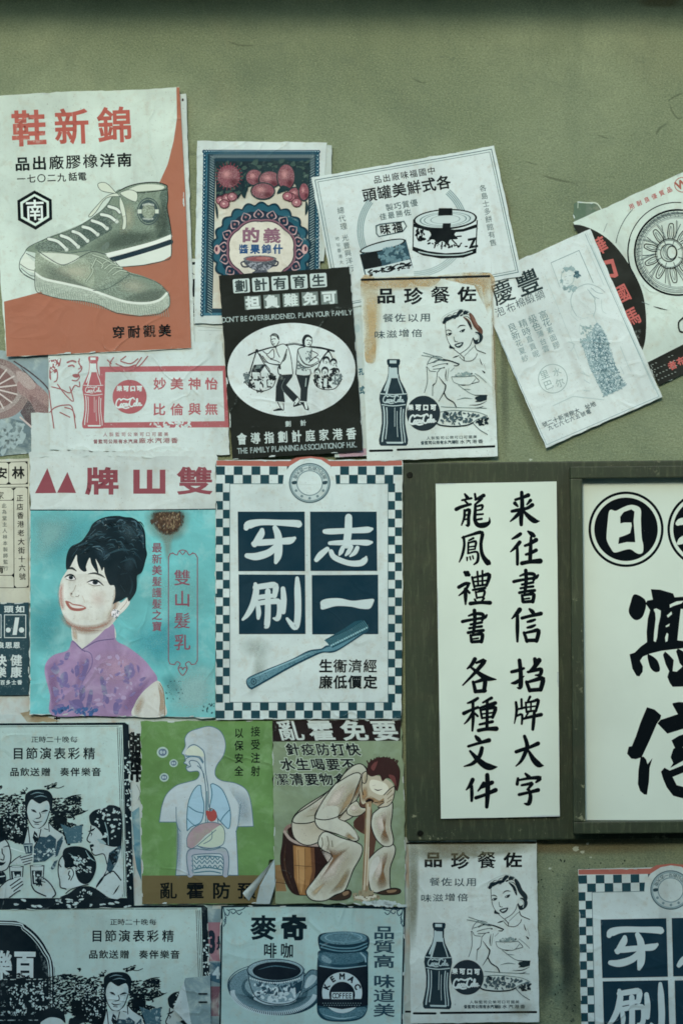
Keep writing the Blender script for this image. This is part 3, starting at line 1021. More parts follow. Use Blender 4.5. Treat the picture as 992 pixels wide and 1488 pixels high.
p.txt(RR, '華', 186, 545, 112, w=90, bold=.026, rot=27)
p.fill(RR, '214,648 278,634 312,748 290,762 252,758 244,738 282,736 264,666 226,674')
p.txt(RR, '國', 338, 868, 118, w=90, bold=.026, rot=27)
p.txt(RR, '馬', 408, 1022, 118, w=88, bold=.026, rot=27)
p.txt('ad4b40/s', '用耐良優質品', 402, 281, 36, 55.5, w=34, bold=.025, rot=24)
p.ell('a2563f', 745, 135, 56, 52, hole=.9); p.txt('a2563f/s', 'W', 738, 130, 56, bold=.04, rot=24)
p.txt(RR, '者布國香', 676, 1352, 56, 66, bold=.03, rot=25)
p.part('caption')
for r in range(4):
    for i in range(7):
        if p.rnd.random() < .8: p.rect('8d978b', 538 + i * 22 + r * 14, 1345 + r * 34 - i * 10, 550 + i * 22 + r * 14, 1349 + r * 34 - i * 10)
for i in range(14): p.rect('8d978b', 530 + i * 2.2 * (i % 3), 1350 + i * 9, 536 + i * 2.4 * (i % 3), 1355 + i * 9)
p.part('wheel_picture')
cx, cy = 712, 592
arc(K, 5, 705, 590, 330, 336, 165, 275); arc(K, 7, 705, 590, 328, 334, 150, 195); arc('4d5a58', 4, 690, 600, 400, 420, 190, 225); arc('7d8b86', 3, 660, 600, 470, 470, 198, 206)
p.ell(K, cx, cy, 296, 294, hole=.955, n=70)
for k, c in ((.93, '3d4b4b'), (.90, '6a7876'), (.87, '3d4b4b'), (.83, '58686'+'6'), (.80, '7d8b86')): p.ell(c, cx - 4, cy, 296 * k, 294 * k, hole=.985, n=60)
for i in range(60):
    a = 2 * pi * i / 60 + p.rnd.uniform(-.03, .03)
    if -1.2 < a - pi * 1.1 < 1.3: p.line('566564', 3, [(cx + 285 * cos(a), cy + 283 * sin(a)), (cx + 244 * cos(a + .04), cy + 242 * sin(a + .04))])
for i in range(26): 
    t = R(120 + i * 7); p.line('4a5857', 3.2, [(cx + 272 * cos(t), cy + 270 * sin(t)), (cx + 268 * cos(t + .3), cy + 262 * sin(t + .3))])
hx, hy = 658, 600
for i in range(10):
    a = 2 * pi * i / 10 + .25
    ca_, sa_ = cos(a), sin(a)
    L0, L1, wd = 96, 200, 21
    f = lambda r, s_: (hx + 22 * (r / 190) + r * ca_ - s_ * sa_, hy - 4 + r * sa_ + s_ * ca_)
    p.line(K, 5, [f(L0, -12), f(130, -wd), f(L1 - 10, -wd * .7), f(L1, 0), f(L1 - 10, wd * .7), f(130, wd), f(L0, 12)])
    p.line('4d5a58', 4, [f(L0 + 4, -2), f(140, -10), f(L1 - 18, -3)]); p.line('6a7876', 3, [f(L0 + 10, 4), f(150, 8), f(L1 - 20, 2)]); p.line('3d4b4b', 3.5, [f(L0, 30), f(150, 36), f(L1 + 20, 34)]); p.line('6a7876', 3, [f(L0 + 6, 37), f(150, 44), f(L1 + 16, 42)])
    b = a + pi / 10
    p.line('3d4b4b', 4, [(hx + 100 * cos(b), hy + 100 * sin(b)), (hx + 22 + 205 * cos(b), hy + 205 * sin(b))])
p.ell(K, hx, hy, 98, 104, hole=.94); p.ell('56656'+'4', hx, hy, 88, 94, hole=.96)
p.ell(K, 652, 594, 58, 62, hole=.9); p.ell('5f6e6c', 658, 590, 48, 54, hole=.92); p.ell(K, 672, 592, 34, 48, hole=.84)
for i in range(9): p.line('5f6e6c', 3, [(610 + i * 3, 560 + i * 9), (632 + i * 2, 556 + i * 9)])
for i in range(8):
    t = R(200 + 45 * i); p.line('4d5a58', 4, [(hx + 62 * cos(t), hy + 66 * sin(t)), (hx + 92 * cos(t), hy + 98 * sin(t))])
p.line(K, 6, '548,956 590,968 642,980', taper=True); p.line('6a7876', 3, '470,925 520,945')
p.line(K, 9, '765,1020 740,1040 718,1068 726,1122 760,1130'); 
p.done()

# ------------------------------------------------------------------ textile poster
p = Poster('textile_poster', 'strongly tilted white fabric shop poster with a faint woman in a dark patterned skirt', 'poster', 825, 492, 24.0, 5, seed=41)
p.view(690, 230, .30444)
p.curl(792,651,42,4.5).curl(960,577,36,3).curl(856,333,30,2.5)
p.paper('-8,583 545,340 888,1140 335,1383', 'ccd9d0/p')
p.part('border')
p.line('8aa39f', 3, '520,362 872,1138 338,1368 100,830', smooth=False); p.line('a4b8b2', 2, '528,358 878,1140', smooth=False)
p.part('headline')
p.txt('1f2f30/i', '慶', 128, 640, 108, w=100, bold=.02, rot=22); p.txt('1f2f30/i', '豐', 250, 594, 112, w=112, bold=.024, rot=22)
for ch, x, y in zip('泡布棉緞綢', (116, 168, 213, 258, 306), (733, 714, 692, 673, 656)): p.txt('3d4f50', ch, x, y, 44, rot=24)
p.part('caption')
for col, xs, ys in (('高花素面膠', (322, 338, 354, 369, 384), (748, 785, 822, 858, 894)), ('級色薄台雲', (272, 290, 308, 321, 334), (768, 804, 840, 876, 910)),
                    ('精時直貢呢', (226, 242, 257, 272, 288), (790, 829, 864, 900, 936)), ('良新花夏紗', (174, 191, 206, 221, 235), (808, 847, 884, 920, 956))):
    for i, (ch, x, y) in enumerate(zip(col, xs, ys)): p.txt('5b7674' if i < 2 else '6a8583', ch, x, y, 40 if i < 2 else 32, rot=22)
p.txt('45585a', '號二十新灣樹大 址地', 330, 1270, 25, 27.5, bold=.02, rot=22.5); p.txt('55686a', '九七六七六五號電', 356, 1286, 23, 28, bold=.02, rot=22.5)
p.part('stamp')
p.ell('8ba39c', 368, 1053, 70, 70, hole=.955); p.txt('8ba39c', '水', 386, 1020, 40, rot=22); p.txt('8ba39c', '尔', 402, 1072, 42, rot=22); p.txt('8ba39c', '里', 328, 1034, 42, rot=22); p.txt('8ba39c', '巴', 346, 1082, 44, rot=22)
p.part('woman_picture')
F1, F2, F3 = '8ea6a2', 'a9bcb6', '76908f'
p.view(780, 350, .17137)
p.line('74908e', 5, '112,190 350,85 470,360', smooth=False); p.line(F1, 4, '112,190 190,400', smooth=False); p.line(F2, 4, '60,290 350,1010'); p.line(F2, 4, '410,40 560,380'); p.line(F1, 4, '450,40 985,1260', smooth=False)
p.line(F1, 5, '205,270 200,330 225,400 270,380 300,350 310,300'); p.scatter(F1, '200,240 290,220 330,260 260,250 215,270', 26, 10)
p.scatter('4a6a70', '310,270 335,260 360,300 340,325 315,300', 16, 11); p.scatter(F1, '190,330 215,335 210,370 195,365', 10, 8); p.scatter(F1, '210,390 300,380 340,410 290,440 220,420', 30, 9)
p.lines(F1, 4, '225,310 245,305', '265,300 285,298', '250,340 262,345', '240,365 262,362')
p.lines(F1, 5, '345,395 300,440 280,500 290,570 330,640', '345,395 400,372 450,372 520,400 570,440', '450,400 500,440 550,450', '420,410 470,470 520,495', '480,500 490,580 470,640', '440,440 490,500')
p.lines(F2, 4, '300,560 280,620 340,680', '330,640 380,660 430,650', '540,500 545,590 580,620', '470,640 500,690', '420,630 470,620 480,650', '360,700 350,760 370,800')
SK = '355,850 420,830 470,740 500,690 545,740 590,830 625,950 660,1060 700,1150 755,1225 700,1260 560,1325 500,1200 440,1080 400,950'
p.fill('a3b7b4/i', SK)
for n, a in ((330, 35), (330, -50), (160, 80)): p.scatter(F3, SK, n, 3.6, long=4.2, ang=a)
p.scatter('577477', '480,760 560,790 640,1030 740,1220 570,1310 520,1180 450,960', 200, 4.5, long=3.0, ang=40); p.scatter('577477', '480,760 560,790 640,1030 740,1220 570,1310 520,1180 450,960', 160, 4.5, long=3.0, ang=-45)
p.scatter('c3d0ca', SK, 170, 4.5)
p.scatter(F1, '360,720 450,730 440,850 360,860', 40, 8)
p.lines(F2, 6, '700,900 760,1050 790,1110', '700,1070 730,1130', '260,860 310,880 280,940', '380,1110 400,1130', '360,1120 440,1150', '390,1180 440,1210', '390,1270 440,1275', '130,1400 300,1320', '300,1320 560,1350')
p.done()

# ------------------------------------------------------------------ family planning poster
p = Poster('backing_sheet', 'white sheet with teal lettering showing between the black poster and the yellowed poster', 'paper', 515, 560, 2.5, 6, seed=51)
p.view(310, 370, .23185)
p.paper('700,250 925,240 985,1262 760,1270', 'b9c9c0/p')
p.part('printing')
p.txt('2f5f68', '孔', 925, 735, 40, w=30, bold=.05); p.part('printing', new=True); p.txt('2f5f68', '式', 930, 850, 48, w=30, bold=.05); p.part('printing', new=True); p.ell('9fb4ae', 900, 465, 18, 26)
p.part('pink_patch'); p.fill('b795a0/w', '780,1238 955,1215 960,1262 790,1268')
p.done()
p = Poster('family_poster', 'black poster with a white oval showing a couple carrying shoulder poles', 'poster', 423, 530, 3.6, 9, seed=52, under='8b9a90')
p.view(310, 370, .23185)
p.curl(527,656,34,2.6)
p.wk = 1.3
p.paper('38,135 855,82 938,1232 122,1285', '20241f/s')
D = '20241f'
p.part('headline')
for i, ch in enumerate('劃計有育生'):
    x, y = 178 + 120 * i, 200 - 8.6 * i
    q = [(x + (a * cos(p.ang) + b * sin(p.ang)), y + (-a * sin(p.ang) + b * cos(p.ang))) for a, b in ((-52, -38), (-46, -44), (46, -44), (52, -38), (52, 38), (46, 44), (-46, 44), (-52, 38))]
    p.fill('b7c6bd/s', q); p.txt('34413f/s', ch, x, y, 74, w=78, bold=.03)
for i, ch in enumerate('担負難免可'):
    x, y = 249 + 119 * i, 305 - 8.3 * i
    q = [(x + (a * cos(p.ang) + b * sin(p.ang)), y + (-a * sin(p.ang) + b * cos(p.ang))) for a, b in ((-51, -42), (51, -42), (51, 42), (-51, 42))]
    p.fill('6c7a72/i', q); p.txt('c6d3ca/s', ch, x, y, 76, w=82, bold=.05)
p.part('caption')
p.latin('9fb0a8', "DON'T BE OVERBURDENED. PLAN YOUR FAMILY", 58, 413, 34, 812, rot=3.4, bold=.008)
p.txt('a9b8b0', '劃計', 470, 1062, 34, 94, bold=.04)
p.txt('b9c8bf/s', '會導指劃計庭家港香', 181, 1156, 70, 85.3, w=58, bold=.028, rot=2.8)
p.latin('93a49e', 'THE FAMILY PLANNING ASSOCIATION OF H.K.', 152, 1232, 36, 748, rot=3.2, bold=.02)
p.part('oval_picture')
p.under = PAPER
p.ell('ccd9d1/p', 490, 724, 399, 292, -1.5, n=80)
p.view(330, 470, .19153)
KK = '20282a'
p.line(KK, 9, '165,245 215,222 270,205 330,188 380,182'); p.line(KK, 12, '450,168 510,158 570,170 640,182 720,192 810,214', taper=False); p.line('8d9a92', 4, '460,164 510,155 560,166')
# the man
p.blob(KK + '/s', '325,100 345,82 370,80 392,98 398,130 388,125 375,108 350,98 335,105')
p.blob('c7d4cb/s', '335,106 352,100 372,110 388,130 380,165 362,176 345,165 336,135')
p.line(KK, 5, '335,106 334,130 342,160 360,176 380,168 396,140'); p.lines(KK, 5, '338,126 348,122', '355,120 368,122', '345,142 350,146', '348,160 362,160')
p.fill('c6d3ca/s', '375,180 420,165 455,180 480,250 500,380 400,390 388,340 400,310 385,240')
p.line(KK, 5, '370,182 420,160 460,180 485,260 500,385'); p.line(KK, 6, '410,390 392,385 388,340 410,310 430,270 455,200'); p.line(KK, 10, '455,215 440,270 425,295', taper=True)
p.line(KK, 5, '370,185 385,230 400,260'); p.line(KK, 5, '275,215 310,235 350,200 358,260 330,268 300,240'); p.line(KK, 5, '270,250 310,300 370,315 395,312'); p.line(KK, 5, '330,275 370,285 400,300'); p.line(KK, 4, '280,290 330,310 390,322'); p.line(KK, 12, '398,320 402,345')
p.fill(KK + '/s', '398,395 500,388 495,410 450,470 540,560 505,602 430,520 440,600 368,594 372,480'); p.line('66746f', 3, '440,420 415,480 430,520')
p.line(KK, 5, '385,600 400,630 415,655 430,658 428,610'); p.fill(KK + '/s', '350,660 395,645 420,650 425,662 355,668'); p.line(KK, 5, '540,565 550,590 520,625 505,632 515,600'); p.fill(KK + '/s', '508,625 545,605 560,622 512,636')
# the woman
p.blob(KK + '/s', '572,160 570,125 590,92 620,90 645,110 640,120 610,108 592,130 590,168 585,182')
p.blob('c7d4cb/s', '592,130 612,108 640,122 642,150 625,178 605,180 592,165')
p.line(KK, 5, '640,115 645,145 628,178 600,180'); p.lines(KK, 5, '605,132 618,130', '628,134 638,138', '622,150 626,154', '612,164 628,166')
p.fill('bccac2/s', '545,195 590,180 640,190 645,260 620,330 632,390 525,392 532,330 535,250')
p.line(KK, 6, '590,182 545,195 535,230 530,310 522,390'); p.line(KK, 5, '525,392 580,400 632,392 630,350'); p.line(KK, 8, '540,215 560,270 590,310 640,320 690,290', taper=True); p.line(KK, 6, '545,300 580,330 630,335 690,305'); p.line(KK, 5, '640,190 640,230 630,290 660,265 690,270 695,295'); p.line(KK, 5, '620,300 650,270 690,240 640,210'); p.scatter('5f6e6c', '540,290 560,330 615,345 620,370 530,350', 26, 6, ang=30)
p.scatter('5f6e6c', '590,220 640,210 640,260 600,290', 16, 6, ang=70)
p.fill(KK + '/s', '525,396 590,402 632,395 612,500 606,596 555,590 558,500'); p.line('9fb0a8', 5, '600,420 595,480'); p.fill(KK + '/s', '550,600 600,598 622,650 618,664 590,655 575,625'); p.blob('c7d4cb/s', '585,605 600,602 610,645 598,650'); p.line(KK, 5, '565,600 560,620')
# baskets
for x0, dx in ((225, 0), (765, 0)): pass
p.lines(KK, 6, '228,210 190,320 160,430', '222,215 170,400', '235,225 300,340 340,400', '250,235 290,300'); p.ell(KK, 228, 212, 12, 14)
p.fill(KK + '/s', '205,318 290,312 250,376 185,372'); p.line(KK, 5, '290,312 320,350 330,400'); p.fill('5d6d6a', '225,322 270,318 250,345 215,350'); p.line(KK, 5, '190,376 195,420 250,430 255,378'); p.line(KK, 5, '250,376 290,318')
p.scatter(KK, '135,400 370,380 350,470 300,510 220,520 160,470', 60, 9); p.scatter('5f6e6c', '125,380 170,370 170,460 140,450', 24, 8); p.scatter(KK, '325,395 360,390 365,430 330,430', 16, 10)
for a in ('200,385 235,385 235,425 200,425', '265,380 310,375 310,405 270,410', '275,430 300,425 305,490 280,495', '205,440 250,440 250,520 220,500', '310,440 330,430 335,470 312,480'): p.fill('bccac2/s', a)
p.line(KK, 5, '140,450 180,490 240,515 300,510 350,480 372,420'); p.scatter(KK, '150,450 180,455 200,490 165,480', 14, 8); p.scatter(KK, '230,515 280,510 260,530', 8, 6)
p.lines(KK, 6, '768,210 720,270 690,340', '765,215 700,300', '775,215 800,270 830,330'); p.ell(KK, 768, 212, 11, 14)
for (x, y, r) in ((752, 290, 32), (806, 305, 32), (742, 368, 32), (684, 375, 28), (830, 372, 26)):
    p.ell(KK, x, y - 6, r * .86, r); p.ell('c0cdc5/s', x, y + 5, r * .62, r * .74); p.scatter(KK, [(x - r * .4, y), (x + r * .4, y), (x + r * .4, y + 8), (x - r * .4, y + 8)], 4, 3); p.line(KK, 3, [(x - 6, y + 16), (x + 6, y + 16)])
p.scatter(KK, '660,390 700,400 700,480 670,470', 26, 8, ang=80); p.scatter(KK, '710,400 790,390 800,490 720,495', 60, 8, ang=80); p.scatter(KK, '790,330 830,340 820,420 790,440', 30, 8); p.scatter('5f6e6c', '800,400 870,390 850,460 800,480', 40, 8)
for a in ('735,420 760,420 755,490 730,480', '690,420 705,420 700,470', '790,410 815,400 810,440', '820,400 850,410 830,430'): p.fill('bccac2/s', a)
p.line(KK, 5, '655,430 680,480 740,505 820,495 865,430')
p.done()

# ------------------------------------------------------------------ the seasoning advert, used twice
def bottle(c, hi, cx, y0, hw, hh, red=False):
    prof = ((0, .40), (.02, .46), (.06, .42), (.075, .36), (.16, .36), (.24, .46), (.33, .74), (.40, .93), (.46, .97), (.53, .88), (.62, .80), (.74, .79), (.84, .88), (.93, .99), (.98, .96), (1, .86))
    f = lambda t, k: [(cx + k * b * hw, y0 + a * hh) for a, b in prof if a >= t]
    p.fill(c, f(0, -1) + f(0, 1)[::-1])
    g = lambda x, a, b, w: p.line(hi, hw * w, [(cx + x * hw * np_(t), y0 + t * hh) for t in [a + (b - a) * i / 6 for i in range(7)]])
    def np_(t):
        for (a, b), (a2, b2) in zip(prof, prof[1:]):
            if a <= t <= a2: return b + (b2 - b) * (t - a) / (a2 - a)
        return .9
    p.fill(hi, [(cx - .22 * hw, y0 + .10 * hh), (cx + .24 * hw, y0 + .10 * hh), (cx + .28 * hw, y0 + .22 * hh), (cx - .24 * hw, y0 + .22 * hh)])
    p.fill(hi, [(cx - .26 * hw, y0 + .015 * hh), (cx + .2 * hw, y0 + .015 * hh), (cx + .2 * hw, y0 + .05 * hh), (cx - .26 * hw, y0 + .05 * hh)])
    g(-.72, .10, .36, .10); g(-.52, .22, .40, .10); g(.72, .18, .40, .05); g(-.78, .55, .95, .07); g(-.55, .56, .92, .05); g(.6, .56, .95, .05); g(.8, .58, .96, .05); g(.1, .56, .78, .03); g(.3, .6, .9, .03)
    p.line(hi, hw * .05, [(cx - .8 * hw, y0 + .525 * hh), (cx, y0 + .54 * hh), (cx + .8 * hw, y0 + .525 * hh)])
    p.line(hi, hw * .05, [(cx - .88 * hw, y0 + .40 * hh), (cx, y0 + .41 * hh), (cx + .88 * hw, y0 + .40 * hh)])
    p.soda_script(hi, cx, y0 + .465 * hh, hw * 1.5, k=1.0)
    p.fill(hi, [(cx - .5 * hw, y0 + .955 * hh), (cx + .7 * hw, y0 + .955 * hh), (cx + .62 * hw, y0 + .975 * hh), (cx - .45 * hw, y0 + .975 * hh)])
p = Poster('seasoning_poster', 'yellow stained white advert with a dark bottle and a woman eating from a bowl', 'poster', 623, 534, 1.6, 8, 'adverts with a bottle and a woman eating', seed=61)
p.view(510, 380, .23185)
p.curl(722,662,38,3.2).curl(524,404,26,1.6)
p.wk = 1.3
p.paper('60,108 868,72 915,1222 100,1252', 'c7d5ca/p')
p.part('stain', 'yellow water stain along the top and left edges')
YL = 'bcae72'
p.under = 'c7d5ca'
k = NT('yellow_stain')
tr = k.n('ShaderNodeBsdfTransparent')
mx = k.n('ShaderNodeMixShader')
k.base(k.mix(k.ramp(k.noise(40, 4, .6, 1), .4, .65), rgb('c3b678'), rgb('b39748')))
k.l(k.mul(k.ramp(k.noise(26, 5, .6, 3), .34, .62, 0, .7), k.ramp(k.noise(60, 3, .6, 6), .2, .6)), mx.inputs[0])
k.l(tr.outputs[0], mx.inputs[1]); k.l(k.b.outputs[0], mx.inputs[2]); k.l(mx.outputs[0], k.t.nodes['Material Output'].inputs[0])
YM = k.m
p.blob(YM, '62,112 150,108 165,200 150,350 155,480 150,620 110,640 85,600 75,400')
p.blob(YM, '70,112 300,102 380,110 330,170 220,150 140,160'); p.blob(YM, '360,105 500,98 560,110 500,160 400,150'); p.blob(YM, '640,100 760,92 740,130 680,140')
p.blob(YM, '540,96 870,78 880,260 850,330 820,200 800,150 650,130')
p.soft('bda95f', '62,112 170,110 200,300 165,640 95,640 80,400', .3, .6); p.soft('b9a86a', '70,108 560,95 560,170 70,190', .5, .5); p.soft('b8a970', '600,92 870,76 885,180 840,300 790,150 620,130', .3, .5); p.soft('b3a878', '870,80 880,80 915,900 880,900', .5, .4)
p.part('printing')
p.line(K + '/s', 11, '65,119 300,113 862,96', smooth=False); p.line(K + '/s', 11, '118,1188 200,1186 255,1185', smooth=False); p.line(K + '/s', 11, '290,1181 600,1171 892,1160', smooth=False)
p.part('headline')
for ch, x, y, w_, h_ in (('品', 217, 218, 112, 92), ('珍', 388, 220, 110, 102), ('餐', 556, 212, 112, 104), ('佐', 722, 208, 108, 90)): p.txt(K, ch, x, y, h_, w=w_, bold=.034)
for ch, x, y in zip('餐佐以用', (230, 305, 385, 463), (357, 356, 356, 353)): p.txt('33474a', ch, x, y, 52, w=66, bold=.012)
for ch, x, y in zip('味滋增倍', (178, 253, 330, 410), (462, 458, 452, 452)): p.txt('33474a', ch, x, y, 48, w=66, bold=.012)
p.part('caption')
p.txt('3a4e50', '人製監司公樂可口可國美', 482, 1108, 20, 29, w=24, bold=.02); p.txt('32464a', '督監司公限有水汽業', 445, 1138, 22, 24, w=21, bold=.04); p.txt('32464a', '廠水汽港香', 655, 1132, 24, 38, w=30, bold=.02)
p.part('bottle_picture')
bottle('1c2f35/s', 'a9bdb8/s', 264, 614, 92, 542)
p.part('disc_emblem')
p.ell('1d2b30/s', 450, 953, 105, 110, n=60)
p.txt('cfdad1/s', '樂可口可', 371, 916, 36, 47, w=33, bold=.06, rot=0); p.soda_script('c3d0c8/s', 444, 992, 172, rot=3, k=1.35); p.txt('93a5a0', '.....', 415, 946, 14, 12)
p.part('woman_picture')
p.view(610, 440, .11423)
K2 = '16262a'
for a in ('280,250 300,225 325,228 330,255 305,275 285,272', '300,215 340,190 385,182 420,195 380,222 330,240', '372,190 400,168 450,158 492,165 480,185 440,200 395,205', '455,160 480,120 520,98 545,110 520,140 490,165', '540,150 550,112 590,105 612,122 600,142 570,152', '330,235 360,222 350,240', '415,210 450,200 440,212', '500,170 530,150 540,165 515,178'): p.blob(K2 + '/s', a)
for a in ('290,235 310,200 350,180', '330,195 360,165 400,160', '400,175 430,140 480,125', '470,130 500,100 540,98', '300,265 325,245 360,232', '560,105 600,112 640,145', '530,165 580,150 620,165', '545,180 600,185 650,240'): p.line(K2, 7, a, taper=True)
p.line('93a59f', 4, '272,270 275,205 340,150 480,92 560,98 640,140'); p.blob('5b4030/s', '540,185 600,210 640,260 655,335 630,320 600,260'); p.blob(K2, '580,220 640,290 655,345 635,335')
p.blob('5e3c2a/s', '615,155 645,140 690,200 720,270 760,310 790,360 780,420 750,390 700,340 660,280'); p.blob('7a5440/s', '640,150 700,230 740,310 720,320 660,220')
p.blob(K2 + '/s', '690,380 740,380 790,420 785,480 740,525 690,530 665,470 670,445 700,480 745,450 735,410'); p.line('9fb0a8', 9, '700,400 740,440 735,500'); p.blob('c4d2c8/s', '690,420 720,415 725,450 700,455')
p.blob(K2 + '/s', '375,540 400,560 440,585 395,590 365,580')
p.line(K2, 6, '315,270 320,340 335,450 370,530 430,600 500,655'); p.line(K2, 6, '660,460 640,530 590,595 505,652'); p.line('5b6f6b', 5, '690,560 660,580 600,640 560,680')
p.line(K2, 10, '325,365 350,352 380,360 400,375', taper=True); p.line(K2, 11, '470,330 500,300 540,292 575,300', taper=True)
for x, y, a in ((365, 408, -6), (530, 368, -14)):
    p.blob(K2 + '/s', [(x - 36, y + 4), (x - 10, y - 16), (x + 36, y - 16 + a), (x + 20, y + 6), (x - 8, y + 14)]); p.ell('c4d2c8/s', x - 14, y + 1, 8, 6)
p.line('5b6f6b', 7, '425,440 430,480 445,500 470,500'); p.ell(K2, 440, 495, 9, 6)
p.blob('2a383b/s', '432,540 470,520 500,512 545,508 530,550 490,578 455,570'); p.blob('b9c8be/s', '455,545 490,532 525,520 505,545 470,558')
p.line(K2, 6, '495,690 550,740 640,745 700,700 720,650'); p.line(K2, 7, '505,660 545,700 555,745'); p.line(K2, 5, '555,690 552,740'); p.line(K2, 13, '410,705 450,690 495,675', taper=True); p.line(K2, 8, '690,545 710,600 760,625 825,650')
p.line(K2, 9, '750,710 770,770 785,800', taper=True); p.line(K2, 8, '800,770 830,860', taper=True); p.blob(K2, '780,865 820,885 810,905')
p.line('6d807c', 9, '40,640 180,685 300,735'); p.line('6d807c', 9, '20,675 160,700 300,745'); p.line(K2, 13, '290,725 380,745 490,785'); p.line(K2, 9, '430,805 470,805 490,785')
for a in ('85,800 110,740 160,690 220,685 280,705', '100,780 160,760 210,730', '150,820 240,790 330,775', '165,770 240,735 330,745', '160,850 250,840 310,825', '100,830 120,870 200,880', '80,815 90,1000 50,1150', '215,890 200,1010 160,1060 155,1190', '215,890 260,840 310,830'): p.line('3c5052', 6, a)
p.ell(K2, 340, 782, 12, 10); p.ell(K2, 300, 830, 10, 8); p.ell(K2, 82, 825, 9, 9); p.blob(K2, '195,1020 165,1040 150,1060 170,1055'); p.ell(K2, 232, 730, 16, 8)
p.line(K2, 11, '330,850 320,930 325,1000', taper=True); p.line(K2, 14, '230,940 290,1020 320,1060 300,1140 230,1260', taper=True); p.line('5b6f6b', 5, '360,840 340,1000'); p.line(K2, 12, '300,1150 340,1220 420,1270 455,1335', taper=False); p.line('5b6f6b', 4, '430,830 380,880')
p.line('4a5e5d', 5, '395,945 420,1010 500,1045 570,1050 640,1040 700,970'); p.line('4a5e5d', 6, '395,945 560,945 690,930'); p.line(K2, 6, '690,940 745,1000 700,1020 650,1035'); p.line(K2, 11, '500,1045 540,1052 590,1048', taper=True)
p.scatter('7f948e', '430,930 520,880 600,890 690,920 560,940', 34, 10); p.ell(K2, 650, 905, 12, 9); p.line('6d807c', 6, '690,900 760,950 835,1020')
p.line('5b6f6b', 6, '480,1050 560,1110 640,1160 700,1180'); p.line('6d807c', 8, '530,1100 600,1105 640,1110', taper=True); p.line('5b6f6b', 9, '460,1240 560,1215 660,1225', taper=True)
p.fill(K2 + '/s', '700,1200 780,1178 845,1182 840,1240 760,1265 690,1265 720,1245 690,1225'); p.line(K2, 8, '690,1180 770,1180 845,1180'); p.line(K2, 9, '620,1305 740,1300 840,1255', taper=True); p.line(K2, 12, '680,1340 740,1340 800,1320', taper=True); p.line('5b6f6b', 6, '260,1325 440,1335 840,1345')
p.view(510, 380, .23185)
p.line('5b6f6b', 3, '555,945 640,935 780,945 850,970'); p.line(K2, 7, '525,1010 560,1028 640,1035 720,1028 760,1012'); p.line('4a5e5d', 4, '755,1010 800,1055 850,1085'); p.line('5b6f6b', 3, '760,1010 800,985 850,975')
p.scatter('44585a', '570,950 650,940 780,955 850,980 850,1025 760,1005 640,1025 560,1015', 70, 8); p.scatter(K2, '580,945 620,945 600,965', 8, 7); p.scatter(K2, '780,1000 850,985 850,1025 800,1025', 22, 7)
lady = p.done()

# ------------------------------------------------------------------ red framed soda advert, and the citrus picture beside it
p = Poster('citrus_poster', 'worn blue grey poster fragment with orange slices at the left edge', 'poster', 30, 580, 0, 1, seed=71)
p.view(0, 490, .35282)
p.paper('-120,40 60,60 215,70 212,470 -120,500', '8fa4a4/w')
p.part('citrus_picture')
p.fill('6b7f80/w', '-120,330 30,330 110,350 170,410 212,400 212,470 -120,500')
p.scatter('97aaa6', '-60,340 100,360 110,420 20,470', 60, 14)
p.blob('957a71/c', '-120,90 -20,85 50,105 110,160 130,230 90,300 20,335 -120,330')
p.blob('ac9b8f/c', '-120,120 -20,110 40,130 85,185 90,240 50,290 -20,315 -120,310')
p.blob('86625a/c', '-120,130 -25,120 25,140 65,190 72,235 40,275 -20,295 -120,290')
for a in range(-80, 90, 24): p.line('c6bcae', 6, [(-30, 210), (-30 + 105 * cos(R(a)), 210 + 92 * sin(R(a)))])
p.fill('5d4a4c/c', '85,120 125,160 170,210 205,260 212,390 165,390 110,350 85,310 130,240 120,180')
p.blob('a6837a/c', '75,185 130,180 190,225 210,270 200,300 150,290 110,250 80,230')
p.blob('8f6b66/c', '120,240 160,260 205,300 212,370 160,330'); p.blob('b9a396/c', '70,140 110,150 150,200 120,215 80,180')
p.line('4b3f42', 6, '60,100 120,140 180,190 212,230'); p.line('c2b3a6', 7, '85,330 120,360 165,400')
p.done()
p = Poster('sheet_edge', 'narrow white sheet under the left end of the red framed soda advert', 'paper', 60, 662, 0.5, 2, seed=72)
p.view(0, 0, 1)
p.paper('46,600 150,600 150,690 46,690', 'bccac1/p')
p.done()
p = Poster('soda_advert', 'white advert printed in red with a smiling woman, a bottle and a thick red frame', 'poster', 203, 585, 0.3, 4, seed=73, under='c3d2ca')
p.view(0, 490, .35282)
p.paper('200,30 915,20 930,120 948,484 600,476 208,462', 'c4d3ca/p', jag=.6)
RC = 'ad5658'
p.part('frame_band', 'thick red frame')
p.fill(RC + '/i', '412,122 928,118 944,372 425,374', holes=['436,145 918,140 926,346 430,352'])
p.scatter('c4d3ca', '620,352 790,350 790,372 620,374', 34, 5, long=2.5)
p.part('caption')
for ch, x, y in zip('妙美神怡', (660, 730, 803, 872), (192, 192, 192, 192)): p.txt(RC, ch, x, y, 48, w=50, bold=.026)
for ch, x, y in zip('比倫與無', (657, 730, 803, 872), (298, 298, 296, 296)): p.txt(RC, ch, x, y, 48, w=50, bold=.026)
p.txt('9a6a68', '人製監司公樂可口可國美', 436, 401, 17, 25, bold=.02); p.txt('8d5d5d', '督監司公限有水汽業', 396, 430, 17, 20.5, bold=.04); p.txt('955d5d', '廠水汽港香', 588, 426, 22, 33, w=27, bold=.024)
p.part('disc_emblem')
p.ell(RC + '/s', 536, 246, 70, 70, n=50); p.txt('c9d6cd/s', '樂可口可', 494, 212, 22, 27.5, w=21, bold=.07); p.soda_script('c9d6cd/s', 532, 272, 112, rot=3, k=1.4); p.txt('c9d6cd', '...', 516, 240, 10, 12)
p.part('bottle_picture')
